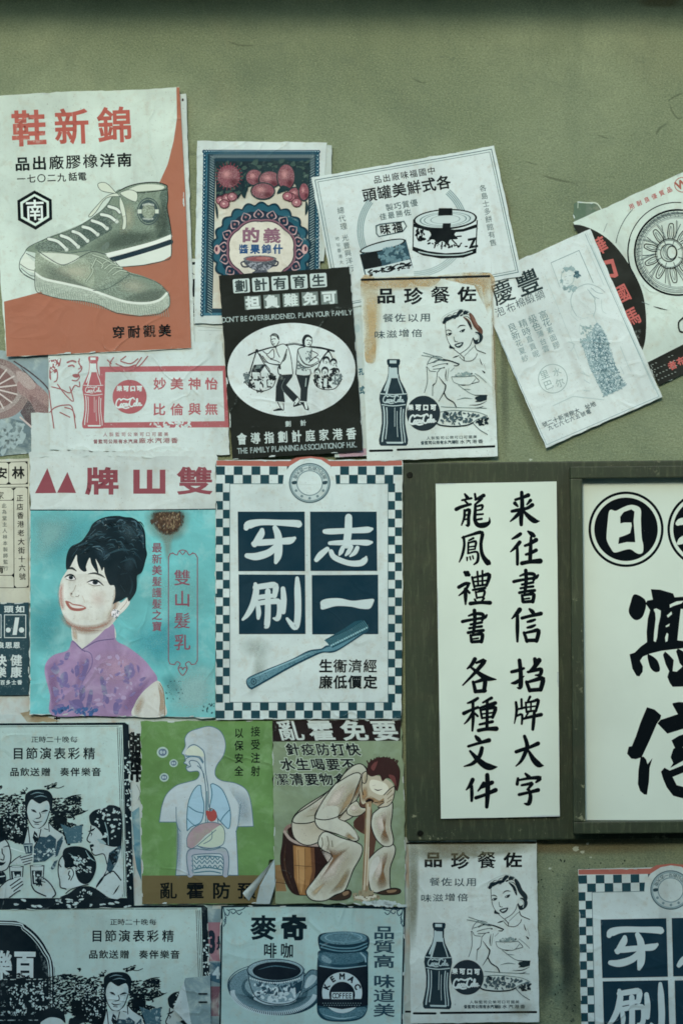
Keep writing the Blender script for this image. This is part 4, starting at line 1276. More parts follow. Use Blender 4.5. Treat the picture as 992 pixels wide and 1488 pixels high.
bottle(RC + '/s', 'c9d6cd/s', 387, 80, 47, 296)
p.part('woman_picture')
R2 = '9c5554'; p.wk = 1.35
p.fill(R2 + '/i', '205,85 215,95 255,88 250,118 235,125 240,140 228,150 222,140 212,150 214,180 206,170'); p.scatter('c9d6cd', '208,90 250,92 230,140 212,140', 26, 4)
for a in ('222,140 238,140 238,175 226,185', '330,90 328,110 340,125 335,140 325,150 330,165 318,180 300,178', '215,205 255,215 290,230 310,200 330,205 330,185', '240,195 270,235 305,265 290,205', '205,220 212,280 225,375', '208,310 230,290 270,280 300,290 315,375', '270,290 300,300 312,330', '250,310 290,330'): p.line(R2, 3.4, a)
p.lines(R2, 5, '280,105 300,98 315,103', '285,120 300,116 308,122'); p.blob(R2, '302,155 320,152 330,160 318,168 305,164'); p.line(R2, 3, '325,100 335,125 325,132')
for a in ('470,85 455,110 465,130 490,140 530,140 575,120 610,80', '500,100 540,110 570,90', '480,110 520,125 560,115', '445,95 460,110', '450,125 480,140', '585,85 560,120', '520,80 500,95'): p.line(R2, 3.6, a)
p.done()

# ------------------------------------------------------------------ portrait poster
p = Poster('torn_strip', 'torn white paper strip pasted above the hair cream portrait', 'paper', 185, 672, 0, 5, seed=80)
p.view(0, 650, .33266)
p.paper('130,25 330,10 420,20 560,14 700,20 860,12 945,8 950,60 600,62 135,58', 'c1cec5/p', jag=1.2, step=4)
p.done()
p = Poster('portrait_poster', 'hair cream poster with a portrait of a black haired woman on turquoise', 'poster', 180, 850, 0, 6, seed=81, under='c3cfc6')
p.view(0, 650, .33266)
p.curl(46,1040,36,3.5).curl(312,1042,34,2.5)
p.chips = 26
p.paper('136,50 200,36 330,40 470,34 600,42 760,38 944,42 945,600 940,1180 134,1165', 'c4d1c8/p', jag=.8, step=6)
p.part('headline', 'maroon headline with two peaks')
MR = '8d4048/s'
p.fill(MR, '157,201 211,91 250,200'); p.fill(MR, '253,199 298,108 336,200')
p.fill(MR, '585,98 613,98 613,180 644,180 644,98 668,98 668,180 700,180 700,98 725,98 725,203 585,203')
p.txt(MR, '牌', 449, 147, 112, w=136, bold=.045); p.txt(MR, '雙', 853, 146, 116, w=148, bold=.045)
p.part('portrait_ground', 'turquoise watercolour ground')
p.under = '9cc9c2'
p.fill('72c0bd/w', '138,276 943,272 942,1178 136,1162')
p.soft('4fa5aa', '138,276 500,280 420,420 250,560 138,500', .3, .5); p.soft('8cc2bb', '138,290 330,285 300,420 138,520', .2, .6); p.soft('44a5ae', '560,800 760,720 900,860 700,980 560,900', .3, .55); p.soft('9fc9c2', '760,980 940,940 940,1170 740,1170', .3, .6); p.soft('46a4a9', '138,700 300,640 240,900 140,860', .3, .5); p.soft('79bdb8', '620,560 900,520 920,760 680,720', .3, .5); p.soft('3a8488', '700,1000 760,990 800,1060 740,1100', .2, .4)
p.scatter('2c4a4c', '720,1020 800,1010 800,1110 730,1110', 20, 3); p.scatter('2c4a4c', '880,1120 940,1110 935,1160 880,1150', 14, 4)
p.under = 'c3cfc6'
p.line('1f2e33', 5, '138,274 540,275 943,270', smooth=False)
p.part('rust_stain', 'round brown rust stain')
p.soft('7c7a5c', '640,276 735,270 830,276 836,340 800,400 735,420 670,400 632,340', .5, .55); p.soft('8a8364', '700,370 735,380 760,370 752,470 735,520 718,460', .3, .4)
p.soft('4a3a28', '668,278 735,272 802,278 808,320 794,354 768,378 735,386 702,376 676,352 662,318', .72, .95); p.soft('6d5a40', '690,290 740,282 790,295 785,345 740,365 700,345', .4, .8)
p.scatter('3a2c1e', '668,282 802,282 806,318 794,352 768,376 735,384 702,374 680,350 668,318', 120, 2.6, long=2.5, ang=90); p.scatter('84744f', '680,284 790,284 790,340 735,370 680,340', 60, 2.4, long=2.5, ang=90); p.scatter('4d3f2f', '652,318 690,306 690,335 660,328', 10, 5)
p.part('caption')
PK = '874455/s'
p.vtxt(PK, '最新美髮護髮之寶', 688, 438, 42, 49, bold=.02)
for ch, y in zip('雙山髮乳', (568, 660, 755, 850)): p.txt(PK, ch, 798, y, 68, w=70, bold=.012)
p.line(PK, 4, '760,462 745,465 738,480 738,700 738,930 745,945 765,948', smooth=False); p.line(PK, 4, '840,462 855,465 864,480 864,700 864,930 855,945 838,948', smooth=False)
for a in ('755,460 775,470 785,452 800,468 815,452 828,470 845,460', '785,452 800,448 815,452', '765,948 775,935 790,945 780,965 800,995 820,965 812,945 828,935 838,948', '780,965 795,960 800,970 808,960 820,965'): p.line(PK, 4, a)
p.part('woman_picture')
H = '16262b'
SK = 'd6dacd'
p.blob(SK + '/p', '325,760 400,790 480,750 510,830 450,870 380,890 340,870 318,830')
p.sline('a58a6e', '320,790,40 380,800,44 440,785,50 492,750,40', .7); p.soft('b9ad90', '318,790 340,800 345,850 322,835', .3, .7)
# dress
DR = 'a686ae'
p.under = 'b7a3bd'
p.blob(DR + '/w', '318,842 345,862 362,880 420,835 495,770 510,840 560,870 620,915 660,960 690,1015 640,1060 600,1110 585,1170 400,1170 232,1168 222,1080 200,990 205,940 240,905 300,885')
p.under = 'c3cfc6'
p.soft('bda3bf', '420,900 560,880 640,940 580,1040 430,1030', .2, .7); p.soft('86699a', '205,940 260,920 260,1160 230,1166 222,1080', .3, .6); p.soft('87699a', '560,1060 660,1000 640,1060 590,1160 520,1168', .3, .6); p.soft('8a6d9f', '350,900 400,920 370,1020 330,1060', .2, .5)
p.fill('a68ab0/w', '362,880 400,850 495,772 508,838 430,850 385,880'); p.line('5b4a7a', 4, '360,882 385,868 430,845 500,836'); p.line('5b4a7a', 5, '340,862 362,882 375,890'); p.line('705f8c', 4, '362,885 400,900 405,950 370,1010 350,1060'); p.line('705f8c', 4, '320,845 345,865')
DP = '776aa0'
for a in ('225,965 250,950 265,975 245,990', '270,990 295,980 300,1020 275,1050 262,1030', '330,960 345,950 350,985 335,1000', '380,925 392,930 388,965 372,1000 360,990', '235,1045 262,1060 245,1090', '350,1055 372,1050 375,1090 355,1110', '395,1060 410,1070 395,1140 380,1130', '440,1010 455,1005 470,1060 480,1110 462,1110', '545,960 580,950 590,990 560,1005', '600,950 612,960 608,985', '310,1110 350,1100 370,1140 320,1150', '240,1130 280,1120 280,1150 245,1160', '500,1120 520,1110 520,1160 500,1160', '290,900 310,895 300,925 285,925'): p.blob(DP + '/w', a)
p.scatter(DP, '225,930 400,930 380,1160 240,1160', 46, 6, long=2.4); p.scatter('a893b5', '420,900 600,920 580,1100 420,1150', 26, 8); p.scatter('7a6a9c', '410,900 650,960 600,1100 560,1160 400,1160', 26, 7, long=2.4)
p.scatter('43628f', '240,1130 420,1140 420,1165 240,1160', 30, 8, long=2)
p.blob(SK + '/p', '690,1018 712,1045 722,1110 722,1172 585,1172 592,1120 620,1075 650,1045'); p.line('8d7550', 4, '700,1030 715,1060 721,1110 722,1170'); p.soft('a89a78', '690,1025 715,1050 722,1110 722,1172 695,1172 700,1100', .4, .8); p.soft('b4a888', '590,1120 620,1075 640,1100 610,1172 587,1172', .3, .6)
# face
p.view(80, 740, .17137)
p.blob(SK + '/p', '120,500 180,390 300,380 430,480 505,640 530,720 560,790 622,745 640,790 600,850 540,905 500,960 440,1010 340,1020 200,1000 120,960 75,890 48,790 42,690 60,600 95,540')
p.sline('a67f66', '60,880,60 110,960,70 200,1000,60 330,1004,60 440,970,70 510,900,70', .75)
p.sline('b09a7a', '450,940,60 500,860,70 522,770,70 530,660,50', .7); p.sline('c6998a', '70,620,40 55,700,60 62,790,60 80,860,40', .7)
p.soft('cfae9e', '300,690 420,680 450,780 380,850 300,800', .05, .3)
p.blob('dfe0d2/p', '560,800 618,752 628,790 580,850 535,890 530,850'); p.line('a39a80', 5, '622,752 610,790 560,850')
p.blob(H + '/s', '100,500 100,430 115,360 150,310 230,270 290,190 320,130 370,90 450,62 540,55 600,66 660,72 720,110 760,170 772,240 775,320 785,380 770,440 755,500 735,540 700,565 700,640 690,700 660,750 630,780 615,745 570,770 520,790 495,800 515,740 510,650 470,640 440,580 425,530 420,490 405,520 380,470 350,420 365,480 375,540 345,510 315,460 300,410 270,480 275,520 250,528 215,500 195,440 190,385 160,440 140,480 115,510')
HL, HM = '47636c', '2b454c'
for a in ('320,320 380,315 420,345', '420,410 450,385 470,370', '530,110 560,90 600,110 570,130', '540,180 580,190 600,170', '650,100 690,110 700,160', '600,160 640,190 630,220', '680,170 720,200 690,240', '540,480 560,500', '600,400 620,430', '360,110 400,100 420,130', '390,230 430,240', '560,550 620,540', '300,220 350,170'): p.line(HL, 14, a, taper=True)
for a in ('330,150 420,90 520,80', '260,280 340,220 440,210', '450,380 560,340 640,350', '660,130 740,200 755,330', '500,150 620,140 700,230', '560,450 660,420 700,500', '180,320 260,290 330,300', '640,560 660,640 640,720', '150,400 200,330', '560,640 600,700'): p.line(HM, 20, a, taper=True)
for a in ('350,330 400,350 410,380', '420,430 450,400', '440,420 470,380', '540,120 545,170', '620,150 640,180'): p.line('6f8a8f', 8, a, taper=True)
for i in range(90):                                  # strands following the set of the hair
    t = p.rnd.random()
    x, y = 150 + 560 * t + p.rnd.uniform(-20, 20), 330 - 230 * sin(min(1, t * 1.25) * 1.7) + p.rnd.uniform(0, 260) * (0.4 + t * .8)
    if x < 120 or y > 620 or (x < 420 and y > 400): continue
    dx, dy = p.rnd.uniform(30, 80), p.rnd.uniform(-34, 30) + (t - .45) * 70
    p.line(p.rnd.choice((HM, '1f3840', '35525a', '0d1a1e', '0d1a1e')), p.rnd.uniform(5, 10), [(x, y), (x + dx * .5, y + dy * .3 - 10), (min(x + dx, 762), y + dy)], taper=True)
p.fill(H + '/s', '310,420 320,450 350,520 372,542 345,490'); 
p.soft('1d3035', '560,420 700,400 740,540 660,720 560,720 520,600', .4, .7); p.soft('3a565c', '520,90 680,110 740,220 680,300 560,240', .2, .55); p.soft('33505a', '330,330 450,320 480,420 400,440', .2, .6); p.soft('35525a', '620,380 690,420 660,520 580,500', .2, .45)
p.line('2b3534', 20, '112,508 150,498 190,524', taper=True); p.line('3f4744', 17, '285,548 340,540 390,555 430,580', taper=True)
p.blob('dfe4da/s', '98,584 125,565 160,568 180,590 148,598'); p.ell('22333a', 142, 578, 19, 16); p.ell('0c1518', 142, 578, 10, 9); p.line('141f23', 15, '88,578 112,560 142,554 166,566 184,594', taper=True); p.line('5c5c54', 4, '100,590 140,602 180,596')
p.blob('dfe4da/s', '290,622 322,606 362,608 394,636 342,640'); p.ell('22333a', 347, 620, 23, 17); p.ell('0c1518', 347, 620, 12, 10); p.line('141f23', 16, '276,620 312,604 352,600 386,618 420,648', taper=True); p.line('5c5c54', 4, '290,630 340,648 390,642')
p.line('a49c88', 5, '185,640 165,690 140,710'); p.ell('5b5248', 147, 716, 8, 6); p.line('7c7364', 5, '180,735 200,738 212,725'); p.line('b9af9a', 8, '135,700 140,730 170,742', taper=True); p.line('c2b8a4', 5, '235,730 250,760 258,790')
p.blob('a8604f/s', '95,775 130,782 160,800 200,805 240,815 272,835 240,855 190,862 140,850 108,815'); p.blob('d6d3c4/s', '125,790 160,810 210,818 255,830 210,838 160,832 135,815'); p.line('8f4a40', 5, '110,800 140,838 190,850 240,845', taper=True)
p.ell('e3e6dc', 515, 882, 32, 38); p.scatter('5f7476', '490,855 545,855 540,920 490,910', 22, 7); p.scatter('eef2ec', '490,850 550,850 545,915 490,910', 16, 6)
p.done()

# ------------------------------------------------------------------ left edge posters
p = Poster('pharmacy_poster', 'cream poster strip with black ruled columns of characters at the left edge', 'poster', -10, 765, 0.8, 3, seed=91, under='c6c7b0')
p.view(0, 640, .27523)
p.paper('-300,105 160,95 162,800 168,860 -300,860', 'c3c6b0/p', jag=.6)
p.part('border')
for a in ('-300,115 45,115 148,112 150,230 45,232 -300,232', '50,114 50,232', '-300,250 150,246 154,775 78,778 -300,775', '76,250 78,778', '-300,318 76,316', '-300,712 78,712', '-60,250 -58,775', '-60,114 -60,232'): p.line(K, 3.2, a, smooth=False)
for x, y, sx, sy in ((50, 114, 1, 1), (148, 113, -1, 1), (50, 231, 1, -1), (149, 231, -1, -1), (50, 231, -1, -1), (50, 114, -1, 1), (76, 250, 1, 1), (151, 247, -1, 1), (78, 777, 1, -1), (154, 776, -1, -1), (76, 316, -1, -1), (78, 712, -1, 1), (78, 712, -1, -1), (76, 252, -1, 1)):
    p.fill(K + '/s', [(x, y), (x + 14 * sx, y), (x, y + 14 * sy)])
p.part('caption')
p.txt(K, '林', 100, 170, 62, bold=.03); p.txt(K, '安', 12, 172, 58, bold=.03); p.vtxt(K, '正店香港老大街十六號', 108, 304, 34, 46, bold=.016, dx=.9)
p.vtxt('4c5a55', '此為堂主人林本製師監行', 26, 344, 24, 33, bold=.01, dx=.4); p.txt(K, '家', 4, 290, 40); p.vtxt('5b6862', '專醫各科良藥', -26, 344, 24, 50)
p.txt(K, '有', 4, 680, 40, bold=.03)
p.done()
p = Poster('sheet_corner', 'dirty white sheet corner below the dark green health poster at the left edge', 'paper', 0, 1015, 0, 1, seed=92)
p.view(0, 640, .27523)
p.paper('-300,780 160,800 162,1420 120,1470 -300,1480', 'bdc9c0/y', jag=.9)
p.done()
p = Poster('health_poster', 'small dark green poster with white characters at the left edge', 'poster', -10, 940, 0.4, 4, seed=93, under='a9bdb6')
p.view(0, 640, .27523)
p.paper('-300,858 155,855 158,1342 -300,1350', '274248/i')
p.part('printing')
WT = 'c3d0c8/s'
p.txt(WT, '頭如', 50, 890, 36, 60, w=46, bold=.03); p.frame(WT, 26, 918, 142, 1042, 4); p.frame(WT, -130, 918, 12, 1042, 4); p.ell(WT, 48, 1000, 13, 13); p.ell(WT, 118, 1000, 14, 14); p.fill(WT, '84,934 106,934 92,1026 70,1026')
p.txt(WT, '良思恩', 8, 1080, 32, 42, w=36, bold=.03); p.txt(WT, '快健', 8, 1160, 58, 82, bold=.04); p.txt(WT, '樂康', 8, 1222, 56, 82, bold=.04); p.txt(WT, '百多士香', 18, 1276, 24, 30, bold=.03)
p.done()

# ------------------------------------------------------------------ toothbrush poster, used twice
p = Poster('toothbrush_poster', 'checker bordered toothbrush poster in the middle beside the turquoise portrait', 'poster', 450, 857, 0, 8, 'checkered toothbrush posters', seed=101, under='a9bcb8')
p.view(300, 650, .30242)
p.curl(583,1043,36,3).curl(316,1044,30,2)
p.chips = 22
p.paper('48,62 500,60 940,62 940,700 934,1302 47,1305', 'c2d2ca/p')
p.part('border', 'green and white checkered border with an orange band on top')
GN = '1d4046'
p.fill('aa5a45/s', '50,64 400,66 430,50 500,44 560,50 590,66 938,64 938,88 600,92 390,92 50,88')
n = 22
for i in range(21):
    for j in range(2):
        if (i + j) % 2 == 0: p.rect(GN + '/s', 48 + i * 42.4, 92 + j * 41, 48 + (i + 1) * 42.4, 92 + (j + 1) * 41)
        if (i + j) % 2 == 1: p.rect(GN + '/s', 47 + i * 42.2, 1224 + j * 38, 47 + (i + 1) * 42.2, 1224 + (j + 1) * 38)
for k in range(25):
    for j in range(2):
        if (k + j) % 2 == 0:
            y = 174 + k * 42
            p.rect(GN + '/s', 48 + j * 33, y, 48 + (j + 1) * 33, y + 42); p.rect(GN + '/s', 871 + j * 33, y, 871 + (j + 1) * 33, y + 42)
p.frame('5b7576/s', 112, 174, 872, 1224, 3)
p.fill('c2d2ca/p', '368,174 372,130 400,90 450,60 500,52 550,60 595,90 618,130 622,174 620,180 370,180')
p.part('disc_emblem')
p.ell('4a6468/s', 496, 172, 99, 96, n=60, hole=.94); p.ell('7d9594/s', 496, 172, 92, 89, n=60, hole=.66); p.ell('b3c4be/p', 496, 172, 86, 83, n=60, hole=.74); p.ell('5f787a/s', 496, 172, 62, 60, hole=.95)
for i, ch in enumerate('南大志一牙刷公司廠'):
    a = R(205 + 16.5 * i); p.txt('4a6264', ch, 496 + 75 * cos(a), 172 + 73 * sin(a), 20, rot=90 - (205 + 16.5 * i) - 180 + 90 + 90, bold=.02)
for i in range(5):
    a = R(150 - 30 * i); p.ell('6b8282', 496 + 75 * cos(a), 172 + 73 * sin(a), 7, 7, n=8)
p.blob('2a4348', '412,165 432,162 434,175 414,178'); p.blob('2a4348', '558,165 580,162 578,176 560,178')
p.part('name_panel')
NV = '12303b'
for a in ('152,309 472,309 474,594 155,594', '498,309 816,309 819,593 500,593', '156,610 474,611 476,895 158,896', '506,613 823,611 824,896 508,897'): p.fill(NV + '/s', a)
CW = 'b9cac4/s'
p.brush(CW, '682,336,34 680,400,36 672,468,36;568,404,22 600,404,28 700,400,26 772,396,30 794,392,14;592,460,18 640,458,24 720,456,24 770,458,28 792,456,14;528,540,22 548,516,30 580,488,22;598,500,22 614,528,26 680,555,26 738,556,30 760,540,28 766,526,10;655,480,20 646,502,22 638,516,10;695,478,20 682,502,22 668,518,10;724,482,20 712,505,22 690,522,10')
p.brush(CW, '192,388,24 205,372,40 260,360,30 350,362,28 430,366,34 446,368,32 450,356,8;268,398,22 262,420,34 232,466,28;226,462,20 262,458,30 340,452,28 400,448,34 424,436,16;330,386,24 344,420,34 348,470,36 344,520,36 334,552,18;336,476,28 300,506,34 240,524,36 196,520,24')
p.brush(CW, '236,656,18 240,690,30 226,750,30 200,800,24 176,826,12;236,672,26 290,664,28 332,664,30 328,712,24;240,722,22 290,714,22 328,712,18;246,742,18 252,790,24 250,820,16;250,748,22 310,740,26 350,744,28 350,800,24 340,822,26 322,820,8;296,690,26 296,780,28 292,850,28 286,862,16;368,678,22 372,730,28 370,790,22;436,628,18 438,680,30 440,780,32 434,850,30 420,860,28 388,822,14')
p.fill(CW, spline(pts('550,738 580,726 640,724 700,736 760,730 802,728 798,752 782,774 740,774 690,764 620,762 556,778 548,758'), True))
p.part('caption')
for ch, x in zip('生衞濟經', (573, 642, 714, 785)): p.txt(K, ch, x, 1048, 62, w=62, bold=.026)
for ch, x in zip('廉低價定', (573, 642, 712, 786)): p.txt(K, ch, x, 1125, 62, w=62, bold=.032)
p.part('smudge'); p.soft('95a59c', '150,920 260,900 330,960 280,1010 170,1000', .2, .4); p.part('smudge', new=True); p.soft('94a398', '240,960 300,1000 280,1110 230,1190 200,1180', .2, .45)
p.part('toothbrush_picture')
p.blob('1f4350/s', '196,1110 240,1085 400,1020 490,975 550,965 575,950 620,945 700,905 770,860 776,880 740,905 640,970 600,985 560,985 510,1005 400,1060 240,1150 215,1160 195,1140')
p.blob('5b8b95/c', '200,1112 250,1086 400,1024 490,982 550,972 580,958 620,952 690,915 760,872 740,895 640,962 590,978 550,980 500,1000 390,1055 240,1140 215,1150 200,1135')
p.line('87aeb2', 6, '225,1105 300,1070 420,1020 500,985', taper=True)
p.ell('1f3f49', 228, 1123, 14, 16, hole=.7); p.ell('1f3f49', 228, 1123, 5, 6)
p.fill('1f4a55/s', '566,925 600,905 660,870 710,836 745,828 775,850 772,875 720,905 640,945 605,962')
for i in range(26):
    t = i / 25
    x, y = 572 + 182 * t, 922 - 92 * t + 8 * sin(t * 3)
    p.line('4b7f87', 3.2, [(x, y), (x + 22, y + 34)]); p.line('0f2a34', 4.6, [(x + 4, y - 3), (x + 26, y + 31)])
for i in range(17):
    t = i / 16; p.ell('86b0b2', 600 + 168 * t, 950 - 84 * t, 5, 5, n=8)
p.txt('2a525c', 'TSK', 404, 1044, 15, 13, rot=27)
tooth = p.done()

# ------------------------------------------------------------------ the wooden sign boards
M_BOARD = None
def board_mat():
    k = NT('olive_board')
    c = rgb('323e2b')
    d = k.mix(k.ramp(k.noise(12, 5, 0.65, 1.0, stretch=(1, 1, 0.25)), 0.35, 0.72), rgb('283325'), c)
    d = k.mix(k.ramp(k.noise(30, 5, 0.7, 5.0, stretch=(.2, 1, 1)), 0.5, 0.8, 0, 0.4), d, rgb('46422a'))
    d = k.mix(k.ramp(k.noise(220, 4, 0.7, 2.0), 0.62, 0.72, 0, 0.5), d, rgb('5a6048'))
    d = k.mix(k.ramp(k.noise(90, 4, 0.7, 8.0), 0.62, 0.75, 0, 0.7), d, rgb('232b20'))
    d = k.mix(k.ramp(k.noise(160, 4, 0.7, 13.0, stretch=(1, 1, .12)), 0.52, 0.72, 0, 0.45), d, rgb('596348'))
    d = k.mix(k.mul(k.ramp(k.noise(60, 5, 0.75, 17.0), 0.6, 0.64), k.ramp(k.noise(7, 3, 0.6, 15.0), 0.5, 0.6, 0, .8)), d, rgb('7d8266'))
    k.base(k.tinted(d))
    k.bump(k.noise(70, 4, 0.6, 3.0, stretch=(1, 1, 0.15)), 0.0018, 0.6)
    k.b.inputs['Roughness'].default_value = 0.5
    return k.m
M_BOARD = board_mat()
M_SCREW = simple('screw_metal', '1f2620', 0.4, 0.3, 200, 0.0001, 300)
M_SCREW.node_tree.nodes['Principled BSDF'].inputs['Metallic'].default_value = 0.8
def pbox(p, name, x0, y0, x1, y1, d0, d1, m, bev=0.0015, parent=None):
    """box on a poster-like root; x, y in photo pixels, d0..d1 out from the wall in metres"""
    bm = bmesh.new()
    box_bm(bm, (x0 - p.cx) / 1000, (x1 - p.cx) / 1000, -d1, -d0, -(y1 - p.cy) / 1000, -(y0 - p.cy) / 1000, bev)
    return mesh_obj(name, bm, m, parent or p.root)
b = Poster('notice_board', 'large olive painted wooden board behind the vertical calligraphy strip and the framed sign', 'board', 900, 942, 0.55, 0)
pbox(b, 'board', 588, 670, 1230, 1217, -0.0005, 0.019, M_BOARD, 0.002)
for x, y in ((597, 688), (607, 1206), (1216, 690), (1216, 1204)):
    bm = bmesh.new()
    bmesh.ops.create_cone(bm, cap_ends=True, segments=16, radius1=0.0045, radius2=0.0035, depth=0.002)
    bmesh.ops.rotate(bm, verts=bm.verts, cent=(0, 0, 0), matrix=__import__('mathutils').Matrix.Rotation(R(90), 3, 'X'))
    bmesh.ops.translate(bm, verts=bm.verts, vec=((x - b.cx) / 1000, -0.0200, -(y - b.cy) / 1000))
    mesh_obj('screw', bm, M_SCREW, b.root)
b.done()
p = Poster('calligraphy_strip', 'long white strip with two columns of brush characters on the olive board', 'sign', 722, 943, 0.55, 19, seed=111, wave=.02)
p.view(570, 650, .4254)
p.paper('145,125 555,117 566,1254 163,1262', 'c8d6c3/b', jag=.1, step=30)
p.part('lettering', 'black brush lettering')
p.view(640, 690, .18145)
SHU = '625,806,14 672,790,22 730,792,26 742,815,22 732,842,18;575,852,24 620,842,22 690,830,20 750,820,24 768,800,16;670,762,26 674,830,26 668,900,24 660,945,20;640,875,18 690,866,18 728,858,20;630,905,18 680,896,18 728,890,20;620,940,22 680,928,20 740,922,24;640,960,18 648,1010,24;644,962,18 700,952,22 734,955,26 726,1012,26;655,990,12 700,984,14;650,1014,22 726,1008,24'
p.brush(K + '/b', SHU, k=1.2); p.brush(K + '/b', SHU, -408, 318, 1.2)
p.brush(K + '/b', '588,200,18 640,184,20 690,164,28;638,142,24 642,250,28 634,340,28 634,398,24;584,228,26 606,252,14;708,205,24 680,238,12;560,292,20 600,284,24 680,268,22 722,242,28;634,285,22 596,330,24 548,372,10;650,285,14 690,330,30 740,368,34 780,370,6', k=1.26)
p.brush(K + '/b', '628,472,24 600,492,24 562,512,12;622,538,26 592,575,24 550,614,10;602,575,18 604,640,22 604,714,20;688,452,14 716,472,30 736,488,24;664,566,18 700,552,22 752,520,30;672,636,18 710,624,22 752,602,26;640,706,28 700,694,26 784,688,36;712,500,18 708,600,26 704,690,26', k=1.26)
p.brush(K + '/b', '622,1075,32 596,1108,26 560,1146,10;604,1120,22 604,1220,26 604,1328,16;700,1070,16 722,1090,28 736,1106,20;640,1142,22 710,1124,22 790,1106,28;684,1172,16 716,1164,22 744,1154,16;684,1218,16 716,1210,22 744,1198,16;656,1258,20 668,1290,22 680,1328,22;660,1262,16 720,1248,22 772,1242,28 756,1324,26;676,1320,24 756,1318,26', k=1.26)
p.brush(K + '/b', '186,155,14 206,184,26;164,204,14 238,188,16;184,206,12 206,228,16;118,276,26 160,256,22 232,236,18;184,284,18 182,340,18 160,402,10;186,290,16 222,280,22 216,340,22 214,402,22 196,402,10;186,324,12 214,318,12;184,358,12 212,352,12;266,154,16 272,192,16;270,200,16 336,166,26;322,190,18 296,214,18 272,234,14;270,238,18 268,300,22 266,360,24 290,400,30 340,402,36 380,380,20 382,342,6;278,254,14 326,244,18 320,276,14;284,284,12 316,278,14;284,318,14 330,314,14;286,358,14 320,352,16', k=1.26)
p.brush(K + '/b', '176,496,18 182,560,18 166,640,18 142,696,8;166,502,14 240,478,18 322,462,26 314,550,22 326,640,26 374,706,36 380,680,6;218,524,12 254,506,16;214,540,14 212,622,14;216,544,12 272,532,18 268,580,14;216,576,10 264,570,12;214,600,10 268,592,12;210,628,12 284,616,16 288,686,20 258,716,10;204,660,14 204,684,10;226,654,12 232,678,10;248,648,12 254,670,10', k=1.26)
p.brush(K + '/b', '186,778,22 202,788,42 218,798,24;138,896,24 190,868,24 222,866,18;216,876,18 186,924,20 140,962,10;190,910,22 192,970,26 192,1032,12;206,920,14 222,940,18;244,816,16 262,896,16;246,822,14 320,806,18 380,798,28 358,884,18;260,888,14 356,876,16;286,772,14 292,884,14;326,766,14 326,880,14;254,852,12 364,842,12;250,918,16 346,902,20;272,934,14 282,984,14;272,938,12 342,926,18 330,982,14;282,980,14 330,974,14;264,992,14 276,1012,14;338,986,16 316,1012,12;230,1026,26 310,1018,22 386,1020,28', k=1.26)
p.part('lettering', new=True)
p.view(640, 940, .18145)
p.brush(K + '/b', '558,192,22 600,182,24 654,164,18;620,100,26 630,200,28 628,310,30 602,318,8;558,282,12 596,274,26 656,226,8;684,192,14 726,176,20 776,100,34;742,90,26 744,140,26 692,196,14;690,196,14 745,180,22 792,172,26 784,214,24 746,218,10;676,272,22 690,310,24 702,342,24;680,276,18 740,258,24 806,246,32 788,334,28;700,338,26 788,332,26', k=1.26)
p.brush(K + '/b', '592,434,18 598,500,20 580,602,8;636,410,16 638,484,16;594,492,14 668,474,16;596,544,14 640,532,18 638,606,14;704,390,18 686,428,14;670,436,14 676,512,14;672,438,12 730,426,18 770,418,22 750,504,18;676,474,12 750,464,12;678,508,14 750,500,14;712,430,12 710,508,12;648,566,16 700,552,20 792,532,26;738,512,20 732,590,24 726,650,20;692,512,14 664,560,10', k=1.26)
p.brush(K + '/b', '594,828,24 640,812,24 700,792,22 768,762,28;660,704,22 682,780,28 660,850,26 630,905,20 592,942,8;690,815,14 730,886,34 774,930,38 812,938,6', k=1.26)
p.brush(K + '/b', '668,1002,16 694,1028,28;608,1040,18 602,1086,22;612,1054,14 700,1038,20 784,1036,28 752,1070,14;638,1094,16 690,1084,20 722,1080,22 684,1128,16;618,1168,22 690,1152,20 768,1132,28;692,1122,16 708,1180,26 694,1240,28 660,1240,10', k=1.26)
p.brush(K + '/b', '266,90,28 240,135,24 206,166,12;278,120,16 344,102,28 274,190,24 170,298,10;228,150,14 300,205,28 360,242,36 434,252,8;252,272,20 262,310,24 270,350,24;256,278,16 300,264,22 346,256,30 338,345,26;268,348,24 346,342,26', k=1.26)
p.brush(K + '/b', '288,402,20 250,426,22 208,440,12;178,522,26 230,498,20 290,474,20;250,428,20 252,560,22 246,660,14;250,512,18 216,570,18 182,606,8;264,520,14 288,544,16;398,400,22 330,436,14;300,480,14 360,460,20 428,440,26;310,494,16 322,560,16;312,496,14 370,484,20 428,478,28 406,555,20;316,528,12 410,516,12;322,560,14 404,548,16;364,424,20 362,640,22;304,610,16 405,588,22;294,658,24 360,646,24 436,644,32', k=1.26)
p.brush(K + '/b', '272,704,18 290,725,30 310,742,20;214,784,18 300,758,20 378,736,30;322,798,26 304,860,28 250,920,24 180,944,8;228,822,16 280,880,32 340,932,42 390,950,40 444,948,6', k=1.26)
p.brush(K + '/b', '248,1050,28 226,1096,24 198,1130,10;240,1100,20 242,1160,24 240,1218,18;336,1076,22 312,1112,18 290,1140,10;312,1116,14 350,1098,22 402,1072,28;274,1194,24 350,1168,22 430,1132,30;364,1012,28 368,1140,32 360,1266,24', k=1.26)
p.done()

